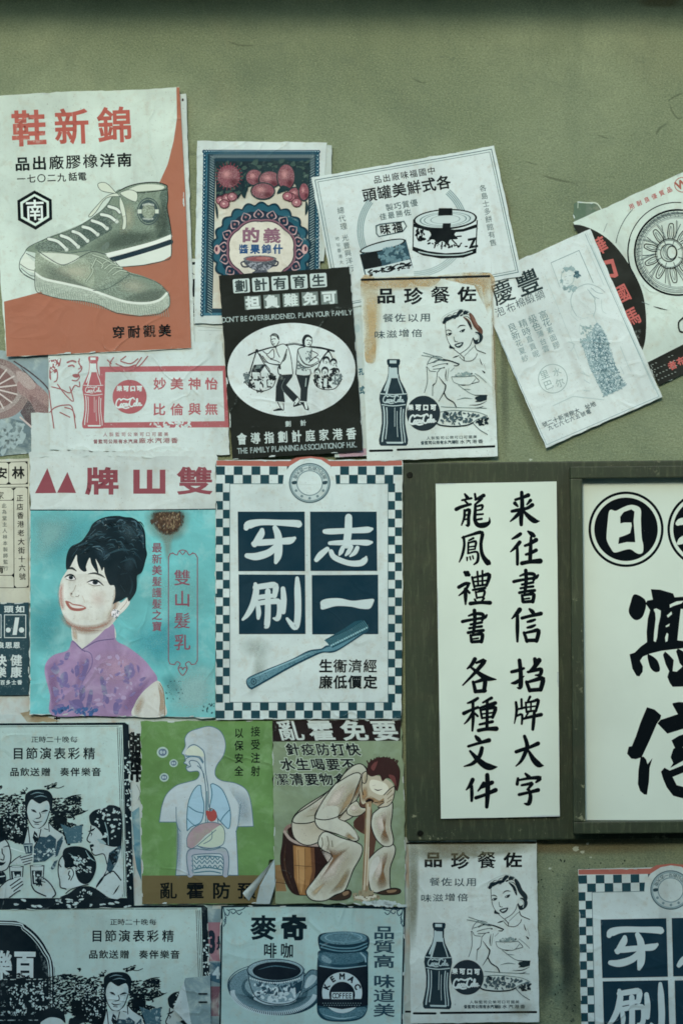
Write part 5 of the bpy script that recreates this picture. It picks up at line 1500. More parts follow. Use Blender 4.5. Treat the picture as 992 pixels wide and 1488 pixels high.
# framed sign, hung on the board
q = Poster('framed_sign', 'wooden framed white sign with huge brush characters at the right edge', 'sign', 1010, 942, 0.55, 18, seed=112, wave=.01)
fx0, fy0, fx1, fy1, fw = 827, 677, 1195, 1205, 17
pbox(q, 'frame_rail', fx0, fy0, fx1, fy0 + fw, 0.0005, 0.020, M_BOARD)
pbox(q, 'frame_rail', fx0, fy1 - fw, fx1, fy1, 0.0005, 0.020, M_BOARD)
pbox(q, 'frame_stile', fx0, fy0 + fw + .3, fx0 + fw, fy1 - fw - .3, 0.0005, 0.0195, M_BOARD)
pbox(q, 'frame_stile', fx1 - fw, fy0 + fw + .3, fx1, fy1 - fw - .3, 0.0005, 0.0195, M_BOARD)
q.view(0, 0, 1)
q.paper([(fx0 + fw - 1, fy0 + fw - 1), (fx1 - fw + 1, fy0 + fw - 1), (fx1 - fw + 1, fy1 - fw + 1), (fx0 + fw - 1, fy1 - fw + 1)], 'c4d2c0/b', jag=0, name='sign_panel')
q.view(840, 690, .16796)
q.part('roundel')
PW = 'c4d2c0/b'
for cx in (395, 1073, 1760):
    q.ell(K + '/b', cx, 470, 323, 325, n=90, hole=.93); q.ell(K + '/b', cx, 470, 273, 273, n=90)
q.fill(PW, spline(pts('248,322 268,302 305,312 360,286 410,266 462,262 520,296 523,400 530,540 543,605 540,665 512,682 480,672 432,642 375,650 300,670 268,640 232,570 228,520 238,400'), True))
q.fill(K + '/b', '345,362 375,322 440,298 468,318 460,400 468,500 475,582 400,580 328,597 336,540 380,525 430,503 444,440 440,412 380,412 346,420')
q.brush(PW, '840,420,40 870,404,60 960,388,50 1180,370,50;845,590,30 875,566,60 930,520,40 990,420,20;930,560,44 925,650,40;1080,300,40 1110,350,44;1080,440,40 1050,560,40 980,680,20;1090,470,36 1200,460,44 1140,600,40 1000,700,20;1060,540,30 1150,640,40 1250,690,20')
q.part('lettering', 'huge black brush lettering')
q.fill(K + '/b', '608,985 690,990 800,1022 812,1055 905,1048 1100,1060 1280,1075 1260,1200 1180,1150 865,1155 855,1240 836,1425 905,1432 1100,1440 1290,1430 1300,1480 905,1490 700,1515 600,1540 540,1565 515,1600 540,1650 538,1695 510,1735 485,1730 450,1670 432,1580 425,1545 470,1530 520,1480 575,1440 572,1350 582,1240 602,1165 562,1108 578,1083 625,1075')
q.fill(K + '/b', spline(pts('465,1030 545,1062 568,1112 555,1180 530,1230 485,1252 445,1230 418,1178 432,1110'), True))
for a in ('632,1158 655,1150 694,1170 690,1220 672,1300 662,1400 650,1440 632,1430 636,1360 650,1240 645,1190', '770,1118 830,1090 890,1085 870,1108 800,1130 772,1145', '745,1212 785,1178 790,1200 755,1230', '735,1302 770,1280 765,1302 740,1312', '730,1402 745,1360 758,1370 752,1430 735,1440'): q.fill(PW, a)
q.fill(K + '/b', spline(pts('580,1548 620,1560 665,1600 686,1660 680,1692 645,1698 610,1670 590,1620'), True))
q.fill(K + '/b', '712,1550 730,1520 765,1550 805,1595 795,1690 830,1695 880,1650 855,1620 825,1520 840,1495 905,1530 1000,1540 1060,1600 1100,1700 1060,1800 960,1830 900,1822 795,1825 770,1790 750,1740 765,1690 735,1630')
q.brush(K + '/b', '1150,1180,70 1140,1300,70 1130,1430,70;980,1200,60 970,1320,60 960,1430,60;1080,1520,50 1120,1600,60')
q.fill(K + '/b', '575,2000 640,2020 697,2070 690,2100 660,2140 600,2280 530,2430 480,2447 440,2442 404,2400 418,2340 445,2335 480,2250 520,2130')
q.fill(K + '/b', '520,2430 545,2425 568,2450 580,2490 622,2438 598,2520 592,2640 575,2752 550,2750 515,2720 497,2660 502,2540')
q.fill(K + '/b', '795,1965 850,1955 905,1960 980,1980 1000,2030 1150,1990 1250,2010 1260,2070 1100,2110 905,2180 750,2228 665,2140 690,2110 840,2060 795,1980')
q.fill(K + '/b', '785,2285 850,2245 905,2228 1100,2230 1180,2260 1100,2310 905,2330 880,2345 905,2355 1100,2350 1180,2390 1100,2430 905,2450 850,2480 775,2522 800,2480 778,2430 800,2360 815,2350')
q.fill(K + '/b', '725,2520 770,2545 905,2490 1150,2470 1220,2520 1180,2780 1100,2810 905,2790 800,2762 745,2690 715,2620 695,2555', holes=['795,2600 905,2555 1060,2550 1030,2660 905,2690 830,2670'])
q.done()

# ------------------------------------------------------------------ the lower row
p = Poster('paper_sheet', 'wide stained white sheet showing behind the night show poster and the anatomy poster', 'paper', 200, 1180, 0, 1, seed=120)
p.view(0, 0, 1)
p.paper('-60,1036 120,1042 320,1040 330,1320 -60,1320', 'b7c7c0/y', jag=1.0)
p.part('printing')
p.rect(K, 82, 1040, 84, 1052); p.rect(K, 79, 1043, 88, 1045)
p.part('stain')
p.fill('a3946c/w', '30,1036 45,1033 88,1048 60,1050 40,1049')
p.part('lettering'); p.txt(K, '與', 196, 1087, 44, w=22, bold=.05); p.txt(K, '帶', 200, 1118, 34, w=26, bold=.06)
p.part('teal_patch'); p.fill('6f9aa2/w', '192,1180 203,1172 206,1270 200,1250 195,1225'); p.fill('4f8390/w', '194,1228 204,1222 206,1280 199,1262')
p.lines('6b7a7a', .8, '199,1140 204,1152 201,1163', '202,1158 206,1168')
p.done()

# night show poster: the same print hangs twice, one behind the other's lower edge
p = Poster('night_show_poster', 'worn dark blue and white night show poster of people raising glasses, at the left edge', 'poster', -12, 1184, -0.4, 3, 'night show posters', seed=121, under='a9bfbb')
p.view(0, 1030, .22177)
p.paper('-1000,100 820,88 845,92 882,1300 -1000,1318', 'b0cbc1/p', jag=.9)
DKB = '0a1a20'
p.part('border')
p.fill(DKB + '/s', '-1000,100 820,88 845,104 852,300 866,800 882,1300 400,1308 -1000,1318 -1000,1240 834,1236 806,104 -1000,112')
for x in (778, 790, 802): p.line(DKB + '/h', 4, [(x - 6, 120), (x + 12, 600), (x + 28, 1228)], smooth=False)
p.line(DKB + '/h', 3, '-1000,122 780,112', smooth=False)
p.scatter('aec3be', '812,300 856,300 876,1200 836,1200', 60, 7, long=1.6); p.scatter('aec3be', '-900,1250 860,1245 870,1296 -900,1306', 60, 7, long=2.5, ang=0)
p.part('caption')
for ch, x in zip('正時二十晚每', (233, 282, 331, 383, 434, 488)): p.txt(DKB + '/h', ch, x, 199, 40, w=46, bold=.014)
for ch, x in zip('目節演表彩精', (124, 213, 303, 396, 488, 588)): p.txt(DKB + '/s', ch, x, 290, 76, w=74, bold=.022)
for ch, x in zip('品飲送贈奏伴樂音', (100, 167, 233, 305, 428, 496, 566, 634)): p.txt(DKB + '/s', ch, x, 411, 54, w=58, bold=.026)
p.part('arch_panel', 'dark pointed arch panel with white characters')
p.view(-113, 1025, .33266)
p.fill(DKB + '/s', '-330,140 60,140 120,165 170,210 210,270 238,350 242,620 -330,620')
p.line('aec3be/s', 6, '-330,150 50,152 105,175 155,218 195,275 222,350 224,620'); p.line('aec3be/s', 3, '-330,158 48,160 98,183 146,226 185,282 212,352 213,620'); p.line('aec3be', 3, '-330,142 60,142 118,166 168,210 206,268 234,350 237,620')
p.txt('b9cbc6/s', '樂百', 6, 335, 118, 102, w=88, bold=.05); p.line('aec3be', 4, '-300,402 200,398'); p.txt('aec3be', '夜總會夜桂酒', -150, 442, 36, 64, bold=.03)
for y in (505, 545): p.txt('8fa5a2', '司公限有樂百廳酒夜香', -250, y, 22, 44, bold=.03)
p.line('aec3be', 3, '-300,580 200,576')
p.part('party_picture')
p.wk = 1.4
p.view(0, 1130, .20161)
p.scatter(DKB + '/s', '-300,110 -270,60 -250,110 -200,150 -210,200 -300,190', 60, 6, long=2.0)
DK = DKB + '/s'
# foliage
for q_, n, sz in (('-560,160 -500,100 -400,90 -300,150 -200,120 -100,100 20,110 60,130 120,110 190,160 195,250 200,380 180,470 60,430 -50,380 -300,420 -500,500 -560,400', 2200, 6), ('375,150 500,140 590,130 590,190 480,200 630,235 520,290 480,320 600,340 590,460 500,480 440,400 360,310 380,240', 560, 6), ('-50,300 200,250 195,480 60,440 -20,430', 1100, 8), ('380,240 470,230 480,330 400,370', 160, 8)):
    p.scatter(DK, q_, n, sz, long=2.1, ang=-12)
p.fill('3d5f68/h', '440,330 520,360 545,345 598,340 592,465 490,475 470,400')
p.scatter(DK, '330,60 410,35 405,65 340,85', 40, 5, long=2.0, ang=-25); p.line(DKB, 4, '400,70 430,72 465,58'); p.scatter(DK, '150,95 200,70 190,110 150,135', 22, 5); p.scatter(DK, '0,60 22,60 10,80', 8, 6)
for a in ('470,150 530,130 590,120', '500,160 560,150 600,150', '470,190 590,183', '480,265 570,260 640,230', '500,250 540,290 530,300'): p.line(DK, 8, a, taper=True); p.scatter(DK, [tuple(map(float, t.split(','))) for t in a.split()] + [(560, 175)], 14, 6)
p.scatter('aec3be', '-50,180 190,180 190,460 60,430', 110, 5, long=1.4); p.scatter('aec3be', '-500,160 -100,140 -100,380 -500,400', 150, 6)
# standing man
p.blob('b3c7c2/p', '205,180 240,150 330,160 365,190 362,240 335,310 290,358 245,352 212,300 200,250')
p.blob(DK, '185,170 190,120 230,90 290,82 350,92 382,130 384,180 378,235 362,230 360,190 345,165 318,172 290,185 260,170 235,155 215,175 203,210 200,240 190,215')
p.line('6f8d92', 5, '225,120 270,105 320,112', taper=True); p.line('6f8d92', 5, '250,140 300,128 345,140', taper=True)
p.line(DK, 5, '190,215 200,260 212,305 245,355 292,362 335,318 362,240'); p.blob('9fb6b3/h', '330,200 362,200 350,280 310,340 300,320 330,270')
p.line(DK, 11, '228,228 250,236 268,250', taper=True); p.line(DK, 11, '300,248 330,236 352,236', taper=True); p.line(DK, 6, '232,240 262,246', taper=True); p.line(DK, 6, '305,256 340,250', taper=True)
p.line(DK, 5, '290,250 298,275 288,288 265,292'); p.line(DK, 7, '240,305 265,320 310,312', taper=True); p.line(DK, 4, '255,332 285,334'); p.line('8aa3a1', 4, '262,290 250,300')
p.fill('b3c7c2/p', '205,370 245,360 292,365 350,320 400,370 460,410 480,470 470,520 420,560 250,610 180,470'); 
p.fill('2a4650/h', '285,420 340,425 365,405 410,440 405,545 330,600 245,610 250,500')
p.fill(DK, '252,380 272,400 280,440 258,470 240,430'); p.line('aec3be', 4, '255,410 270,425'); p.line(DK, 5, '208,350 220,465'); p.line(DK, 5, '355,320 360,385'); p.line(DK, 5, '300,370 285,430 250,500'); p.blob('b3c7c2/p', '325,365 350,372 352,395 328,405 318,385'); p.line(DK, 4, '325,365 350,372')
p.line(DK, 6, '360,320 400,365 465,405 485,470'); p.fill('2a4650/h', '415,460 455,415 460,450 420,560 400,570'); p.fill('2a4650/h', '370,650 395,600 420,590 400,650 380,662'); p.scatter('aec3be', '330,520 400,510 400,550 300,570', 26, 6)
p.blob('b3c7c2/p', '80,620 120,580 170,560 230,545 240,600 200,630 160,620'); p.lines(DK, 5, '150,575 235,550', '160,590 238,572', '170,608 235,590', '180,625 225,612', '75,620 120,580 155,560'); p.line('c3d4ce', 5, '60,495 160,530 260,548'); p.fill('2a4650/h', '170,470 240,470 240,545 190,545'); p.lines('aec3be', 4, '180,485 235,482', '195,500 200,535', '215,490 218,530')
# left person
p.blob('b3c7c2/p', '-60,440 30,440 62,470 80,520 82,600 60,660 20,680 -60,680'); p.line(DK, 6, '40,440 66,475 82,540 80,600 55,655 10,675'); p.line(DK, 6, '20,510 22,540 35,560 30,590 10,585'); p.line(DK, 6, '25,500 60,490 80,500', taper=True); p.blob(DK, '-20,600 30,608 48,600 30,625 0,630'); p.blob(DK, '-60,420 20,430 40,445 0,470 -60,540'); p.blob(DK, '-60,680 20,670 50,710 30,760 -60,760'); p.line('aec3be', 5, '-20,715 40,705')
p.blob('b3c7c2/p', '-260,400 -160,380 -110,440 -110,560 -180,640 -260,600'); p.blob(DK, '-290,470 -270,380 -190,340 -110,370 -90,450 -130,420 -200,410 -260,440'); p.blob('2a4650/h', '-320,640 -200,620 -60,700 -60,860 -360,860')
# glasses and hands
for x0, x1, y0 in ((78, 168, 635), (228, 318, 630)):
    p.fill('b3c7c2/p', [(x0 - 4, y0), (x1 + 4, y0), (x1 - 2, 770), (x0 + 6, 770)]); p.fill(DK, [(x0 + 6, y0 + 35), (x1 - 10, y0 + 35), (x1 - 14, 765), (x0 + 12, 765)]); p.line(DK, 5, [(x0 - 4, y0), (x0 + 4, 770)]); p.line(DK, 5, [(x1 + 4, y0), (x1 - 4, 770)]); p.ell(DKB, (x0 + x1) / 2, y0 + 2, 47, 8, hole=.75); p.line('aec3be', 6, [(x0 + 24, y0 + 45), (x0 + 28, 750)]); p.scatter('aec3be', [(x0 + 20, y0 + 60), (x1 - 20, y0 + 60), (x1 - 20, 755), (x0 + 20, 755)], 12, 5)
p.blob('b3c7c2/p', '0,860 10,790 60,740 130,715 170,715 172,760 150,810 110,840 70,860'); p.lines(DK, 6, '0,790 55,740 100,725', '80,775 150,725', '90,795 165,745', '105,815 170,765', '75,860 120,825 150,810')
p.blob('b3c7c2/p', '235,770 275,800 330,720 385,770 405,830 390,860 330,860 260,820'); p.line(DK, 7, '232,770 260,815 335,850'); p.line(DK, 7, '290,710 320,720 370,765 405,830 385,858'); p.line(DK, 5, '285,715 300,740 330,750'); p.scatter(DK, '255,765 310,760 300,785', 12, 6)
# woman on the right
p.blob('b3c7c2/p', '655,340 700,330 780,440 860,470 880,560 880,860 690,800 770,640 745,560 690,552 672,530 660,490 650,455 630,445 655,395')
p.blob(DK, '648,300 650,265 690,230 760,215 790,195 850,205 880,250 880,470 840,495 790,490 740,470 715,450 745,430 735,400 712,370 690,350 660,335'); p.scatter('aec3be', '660,280 700,230 800,210 870,240 870,460 780,480 740,420 720,360', 44, 8, long=1.6)
p.line('8aa8a8', 4, '760,320 780,400 785,480'); p.line(DK, 6, '660,345 655,385 632,440 645,460 655,462'); p.line(DK, 10, '640,385 670,375 690,360', taper=True); p.line(DK, 6, '645,395 665,400 660,420', taper=True); p.blob(DK, '652,482 676,476 680,492 662,500 675,515 665,530 655,505'); p.line(DK, 5, '665,535 690,556 740,545 760,560 775,620'); p.blob('8aa5a4/h', '705,440 740,445 770,475 730,470')
p.fill('2a4650/h', '790,540 860,490 880,490 850,600 800,690 770,660 780,600'); p.scatter(DK, '790,540 850,510 840,600 800,640', 40, 7); p.line(DK, 8, '775,660 740,730 690,800', taper=True); p.line(DK, 7, '700,780 740,720 810,672 840,690 875,735'); p.line(DK, 8, '865,770 840,810 820,840', taper=True)
# man seen from behind
p.blob('b3c7c2/p', '430,640 445,560 480,500 560,490 640,520 690,600 680,680 640,760 480,800 470,790 440,785 425,720')
p.blob(DK, '455,560 470,510 540,490 620,505 670,550 697,610 690,680 660,740 620,765 575,745 550,690 545,640 520,645 490,650 470,640 468,600'); p.scatter('aec3be', '520,560 640,560 660,680 560,690', 46, 6, long=2.0, ang=25); p.line('8fb0b0', 5, '500,540 580,600 600,610', taper=True); p.line('8fb0b0', 5, '620,520 650,570 690,600', taper=True)
p.line(DK, 6, '455,560 430,600 424,680 436,740 440,785 470,795 480,800'); p.blob('b3c7c2/p', '490,650 520,650 535,690 520,740 495,740 485,700'); p.line(DK, 5, '492,655 520,652 535,690 515,735'); p.line(DK, 6, '505,670 498,695 510,710 500,730'); p.line(DK, 6, '430,620 445,640')
p.line(DK, 5, '480,830 520,800 600,775 640,768'); p.blob(DK, '440,862 500,830 560,790 640,778 700,800 770,850 775,862 600,864'); p.scatter('aec3be', '560,810 640,800 680,850 560,855', 12, 6)
night = p.done()
n2 = copy_tree(night, (WX(-12 + 114), -0.0006 - 2 * STEP, WZ(1184 + 265)), ang=-0.5, label='worn night show poster with a black arch panel at the bottom left corner')

def flap(name, parent, cx, cy, quad, lift, m, label=None, back=None):
    """a paper corner peeled off and curling out from the wall; quad: hinge a, hinge b, tip (photo px)"""
    bm = bmesh.new()
    (ax, ay), (bx, by), (tx, ty) = quad
    N = 10
    rows = []
    for i in range(N + 1):
        t = i / N
        row = []
        for j in range(N + 1):
            u = j / N
            hx, hy = ax + (bx - ax) * u, ay + (by - ay) * u
            x, y = hx + (tx - hx) * t, hy + (ty - hy) * t
            d = lift * (sin(t * pi * 0.72) + 0.12 * sin(u * 6) * t * (1 - t) * 4)
            row.append(bm.verts.new(((x - cx) / 1000, -0.0006 - d, -(y - cy) / 1000)))
        rows.append(row)
    for i in range(N):
        for j in range(N):
            try: bm.faces.new((rows[i][j], rows[i][j + 1], rows[i + 1][j + 1], rows[i + 1][j]))
            except ValueError: pass
    bmesh.ops.remove_doubles(bm, verts=bm.verts, dist=1e-6)
    for f in bm.faces: f.smooth = True
    bm.normal_update()
    o = mesh_obj(name, bm, m, parent)
    if label: o['label'] = label
    return o
# the lower copy has a strip of bare sheet and a peeled flap at its right edge
WHITE = mat('b9cac3', 'p')
fx = empty('loose_paper', (WX(282), -0.0006 - 5.0 * STEP, WZ(1455)))
tag(fx, 'crumpled loose grey paper with a folded white point over the lower night show poster', 'loose paper')
bm = bmesh.new()
vs = [bm.verts.new(((x - 282) / 1000, -z, -(y - 1455) / 1000)) for x, y, z in ((270, 1420, .001), (306, 1416, .002), (307, 1500, .001), (283, 1500, .004), (255, 1465, .0015))]
bm.faces.new(vs[::-1]); bm.normal_update()
for f in bm.faces:
    if f.normal.y > 0: f.normal_flip()
mesh_obj('sheet', bm, mat('7f9a9a', 'w'), fx)
flap('folded_point', fx, 282, 1455, ((268, 1424), (287, 1500), (253, 1463)), 0.008, WHITE, 'folded white paper point')
bm = bmesh.new()
for y in (1441, 1453):
    vs = [bm.verts.new(((x - 282) / 1000, -.0046, -(yy - 1455) / 1000)) for x, yy in ((289, y), (302, y), (302, y + 2.2), (289, y + 2.2))]
    bm.faces.new(vs)
mesh_obj('printing', bm, mat(K, 's'), fx)

# scraps between the night show poster and the coffee poster
p = Poster('pink_scrap', 'pink and teal poster scraps in the gap left of the coffee poster', 'paper scrap', 311, 1400, 0, 1, seed=131)
p.view(0, 1290, .33266)
p.paper('900,70 985,70 985,700 900,700', '7e999b/w')
p.part('printing')
p.fill('a0727a/w', '905,150 970,150 970,320 905,320'); p.txt('1d2c38/s', '3', 926, 235, 90, w=44, bold=.06); p.txt('1d2c38', '是', 966, 240, 60, w=36, bold=.04); p.fill('3d6473/w', '905,325 970,325 970,420 905,400'); p.txt('a9c0c0', '4', 945, 370, 50, w=44, bold=.04); p.fill('7d5a66/w', '920,430 970,430 970,560 915,560')
p.done()

# ------------------------------------------------------------------ anatomy poster
p = Poster('anatomy_poster', 'green health poster with a pale cutaway body and a brown band at its foot', 'poster', 301, 1180, 0, 5, seed=141, under='86a878')
p.view(190, 1030, .22177)
p.curl(398,1050,30,2)
p.chips = 20
p.wk = 1.25
p.paper('66,80 500,76 928,74 940,900 945,980 910,985 830,1270 500,1272 78,1276', '6a9256/w', jag=.6)
p.part('brown_band', 'brown band with black characters')
p.fill('6b5f33/s', '76,1088 935,1086 905,1190 832,1269 500,1271 79,1275')
for ch, x in zip('亂霍防預', (248, 425, 595, 760)): p.txt(K + '/s', ch, x, 1186, 104, w=112, bold=.034)
p.part('caption')
p.vtxt(K + '/s', '接受注射', 818, 145, 66, 86.5, w=58, bold=.018); p.vtxt(K + '/s', '以保安全', 710, 155, 64, 83, w=56, bold=.018)
p.part('microbe_picture')
for x, y, r in ((212, 282, 34), (284, 353, 24), (222, 446, 26)): p.ell('a5bdb0', x, y, r + 4, r + 2, n=20); p.ell('5b6f80', x, y, r * .8, r * .72, n=18); p.ell('a5b8b8', x - r * .25, y, r * .28, r * .36, n=10); p.ell('a5b8b8', x + r * .3, y, r * .2, r * .34, n=10)
p.part('body_picture')
BD = 'b6c6c4'
LN = '51707c'
body = '440,128 520,112 590,145 622,220 610,300 570,360 555,400 560,440 600,468 690,485 760,530 790,620 805,768 700,768 692,800 700,950 705,1086 298,1086 315,900 312,780 298,737 190,738 205,640 235,560 300,500 380,475 430,460 452,430 440,405 385,408 365,385 350,355 358,325 352,300 338,285 360,240 358,190 385,150'
bp = spline(pts('440,128 520,112 590,145 622,220 610,300 570,360 555,400 560,440 600,468 690,485 760,530 790,620 805,766'), False) + pts('700,768') + spline(pts('692,800 700,950 705,1086'), False) + pts('298,1086') + spline(pts('315,900 312,780 300,738'), False) + pts('190,738') + spline(pts('205,640 235,560 300,500 380,475 430,460 452,430 440,405 385,408 365,385 372,365 350,352 362,335 352,300 338,288 360,240 358,190 385,150 440,128'), False)
p.fill(BD + '/p', bp); p.soft('8fa9b0', '640,500 780,560 800,760 700,760 700,620', .3, .5); p.soft('93acb4', '300,700 340,780 330,1080 300,1080', .3, .6)
p.line(LN, 4, bp + [bp[0]], smooth=False)
p.lines(LN, 4, '300,640 302,737 315,780 330,800', '722,620 705,760 690,800')
LU = '9dbfca'
p.blob(LU + '/s', '460,498 468,560 480,620 478,700 455,745 400,770 372,795 370,720 378,620 410,540'); p.line('3f7080', 5, '462,500 440,500 405,545 378,620 370,720 372,795', ); p.line('3f7080', 5, '462,500 468,560 482,620 476,700 455,745 400,770 374,795'); p.line('3f7080', 5, '382,636 430,668 480,680'); p.line('3f7080', 4, '370,712 400,745 430,765')
p.blob(LU + '/s', '530,490 560,495 610,540 640,610 655,690 645,780 620,770 590,735 560,700 530,650 525,580'); p.line('3f7080', 5, '525,495 545,488 600,525 640,610 656,690 645,780 600,745 560,700 520,650 535,560 525,495'); p.line('3f7080', 5, '648,660 610,700 590,735')
p.lines(LN, 5, '365,285 385,245 420,232 460,255 485,290 492,400 510,520 515,640 560,680 575,740', '480,420 495,540 492,740', '440,370 470,400 482,450', '370,320 400,310 450,318 475,350', '360,300 400,302 450,308 478,345', '385,345 400,335 440,345 465,385', '375,370 395,375 385,345')
p.blob('c2cdb8/s', '385,250 430,240 470,275 480,310 440,305 370,300 362,280')
p.line('54798a', 6, '365,310 410,306 450,318 474,352'); p.lines(LN, 4, '352,330 370,322', '350,352 372,362', '362,385 385,380')
p.line('6f8e93', 8, '500,540 506,740')
p.blob('aa4038/s', '495,665 530,668 545,655 565,680 560,720 530,735 505,715'); p.line('5f2f30', 4, '520,665 515,655 530,650 548,658')
p.blob('b39a9b/w', '372,850 400,790 460,750 540,742 600,752 560,790 500,820 440,880 400,912 372,900'); p.blob('b6c6b0/s', '540,790 600,755 618,800 610,870 560,900 490,900 440,885 500,830'); p.lines(LN, 4, '372,900 372,840 410,780 480,745 560,742 612,780 616,860 590,895 520,910 440,895', '560,790 500,840 440,890 400,912 375,900', '535,800 530,850 480,880', '440,895 500,915 590,900')
p.blob('a9b2b8/w', '370,930 420,915 520,920 610,910 640,950 640,1084 605,1084 605,960 560,945 430,950 410,970 412,1084 372,1084'); p.lines(LN, 5, '385,1084 370,1000 372,940 410,912 520,922 600,905 636,930 645,1000 638,1084', '412,1070 408,980 420,952 560,945 600,955 610,1000 605,1080')
for y in (975, 1000, 1030): p.line('41707c', 5, [(418 + i * 17, y + (10 if i % 2 else -10)) for i in range(12)])
p.lines('41707c', 6, '420,1050 500,1035 600,1050', '420,1070 520,1060 590,1072', '440,965 500,960 580,965')
for x in range(4): p.line('6f9097', 4, [(400, 960 + x * 30), (410, 975 + x * 30)])
anat = p.done()
flap('peeled_corner', p.root, 301, 1180, ((362, 1308), (400, 1246), (353, 1296)), 0.007, WHITE, 'white peeled lower right corner')
bm = bmesh.new()
vs = [bm.verts.new(((x - 301) / 1000, -.0022 - z, -(y - 1180) / 1000)) for x, y, z in ((399, 1247, 0.001), (400, 1285, .003), (392, 1312, .002), (372, 1312, .001), (378, 1285, .005))]
bm.faces.new(vs); bm.normal_update()
for f in bm.faces:
    if f.normal.y > 0: f.normal_flip()
mesh_obj('torn_layer', bm, mat('a9bcb8', 'p'), p.root)

# ------------------------------------------------------------------ cholera poster
p = Poster('cholera_poster', 'grey green health poster with a sick man bent over on a wooden tub', 'poster', 492, 1178, 0.3, 6, seed=151, under='93a792')
p.view(380, 1030, .22177)
p.chips = 22
p.paper('72,72 500,66 910,66 935,600 938,1290 780,1285 600,1272 90,1270', '879a7a/w', jag=.8)
p.part('headline', 'black band with slanted white characters')
p.fill('241c1b/s', '72,74 910,66 908,206 74,212')
for ch, x in zip('亂霍免要', (188, 390, 605, 805)): p.txt('bcc9be/s', ch, x, 138, 128, w=160, bold=.034, shear=-.28)
p.part('caption')
for st, x0, y, pt in (('針疫防打快', 205, 262, 98), ('水生喝要不', 170, 360, 99), ('潔清要物食', 135, 458, 96)):
    for i, ch in enumerate(st):
        p.txt('a9b9a4/s', ch, x0 + pt * i, y, 80, w=88, bold=.085, shear=-.25); p.txt('151c1f/s', ch, x0 + pt * i, y, 78, w=84, bold=.028, shear=-.25)
p.part('tub_picture')
p.fill('8a6a35/s', '90,1020 130,1015 165,1190 95,1190'); p.line('3d2a1c', 4, '90,1130 160,1140')
p.fill('2e1c18/s', spline(pts('150,790 135,880 122,980 140,1090 200,1200 290,1218 420,1200 560,900 500,860 400,880 300,890 220,860'), True))
p.fill('9a6a25/s', '208,890 320,905 330,1060 300,1215 250,1212 215,1100'); p.fill('b5863d/s', '225,900 280,905 285,1100 262,1205 235,1130'); p.fill('6d4522/s', '320,905 345,905 352,1060 330,1180 305,1212 330,1060')
p.lines('5d3f1c', 3, '240,920 250,1200', '285,910 285,1205'); p.line('5d3f1c', 4, '215,1020 335,1030'); p.line('4a2f1a', 8, '160,880 150,990 170,1090 210,1190', taper=True)
p.line('8a7060/s', 22, '152,800 170,770 205,755'); p.line('a89684/s', 18, '152,800 190,850 260,880 380,890'); p.blob('2e1c18/s', '170,790 205,770 215,830 250,865 200,845')
p.part('man_picture')
SKN = 'c6c5a8'
OC = '7d6030'
BL = '171b1b'
def limb(c, w, a, shadepts=()):
    p.blob(c, a)
    q = pts(a); mx = sum(v[0] for v in q) / len(q); my = sum(v[1] for v in q) / len(q)
    p.soft('9c8f62', [(mx + (v[0] - mx) * .96 + 10, my + (v[1] - my) * .96 + 8) for v in q], .5, .32); p.soft('d3d6c6', [(mx + (v[0] - mx) * .62 - 14, my + (v[1] - my) * .62 - 12) for v in q], .25, .75)
    p.line(BL, w, pts(a) + [pts(a)[0]])
limb(SKN + '/p', 7, '620,360 660,365 690,400 660,500 620,600 600,700 480,760 400,850 300,890 215,840 200,730 260,650 400,560 480,500 540,420 570,380')
limb('bfc4ae/p', 7, '480,490 560,400 620,360 665,365 690,420 655,520 610,610 560,650 500,715 440,700 380,720 300,745 208,740 225,690 300,640 400,570')
p.line('8b8a6c', 6, '300,700 360,690'); p.line('8b8a6c', 5, '320,660 420,620')
p.soft(OC, '600,480 640,440 660,480 640,560 600,600 570,580'); p.blob('5a3a28/s', '640,540 670,600 720,650 720,720 760,760 720,1000 690,960 690,840 640,800 600,760 640,700'); p.blob('4a2d22/s', '600,740 660,690 670,780 640,800')
limb('c9cbb4/p', 6, '560,640 620,600 650,640 690,650 650,690 600,700 560,680')
# legs
limb('c6cab6/p', 7, '380,830 420,800 520,840 620,870 658,900 650,960 600,1050 570,1130 540,1190 480,1215 420,1250 340,1250 300,1220 295,1180 340,1120 400,1040 460,960 400,920 370,880')
p.soft(OC, '430,900 500,920 580,900 520,960 440,1060 380,1120 440,1020 470,950'); p.soft('8f8457', '590,1050 560,1130 520,1190 440,1210 500,1130 560,1040'); p.soft('b3a878', '320,1200 380,1150 430,1120 380,1190 340,1230')
for a in ('395,840 400,880 390,920', '430,830 440,880 430,920', '460,860 465,900'): p.line('6b6a52', 6, a)
limb('c6cab6/p', 7, '700,980 760,920 840,880 872,900 870,950 840,1040 840,1150 840,1180 780,1200 720,1190 700,1130 690,1050')
p.soft(OC, '790,960 830,930 800,1040 820,1150 780,1190 750,1150 780,1060'); p.blob('d0d3c4/p', '720,1000 760,960 770,1000 730,1080 715,1140 705,1080')
for a in ('440,1240 540,1190 570,1180 588,1200 570,1235 500,1250', '750,1200 850,1170 900,1175 910,1195 880,1210 790,1212'): p.blob('3a2a1e/s', a); p.line(BL, 5, pts(a) + [pts(a)[0]])
p.blob('8a6b45/s', '530,1200 565,1188 570,1205 540,1220'); p.blob('8a6b45/s', '820,1185 880,1180 870,1195 830,1200')
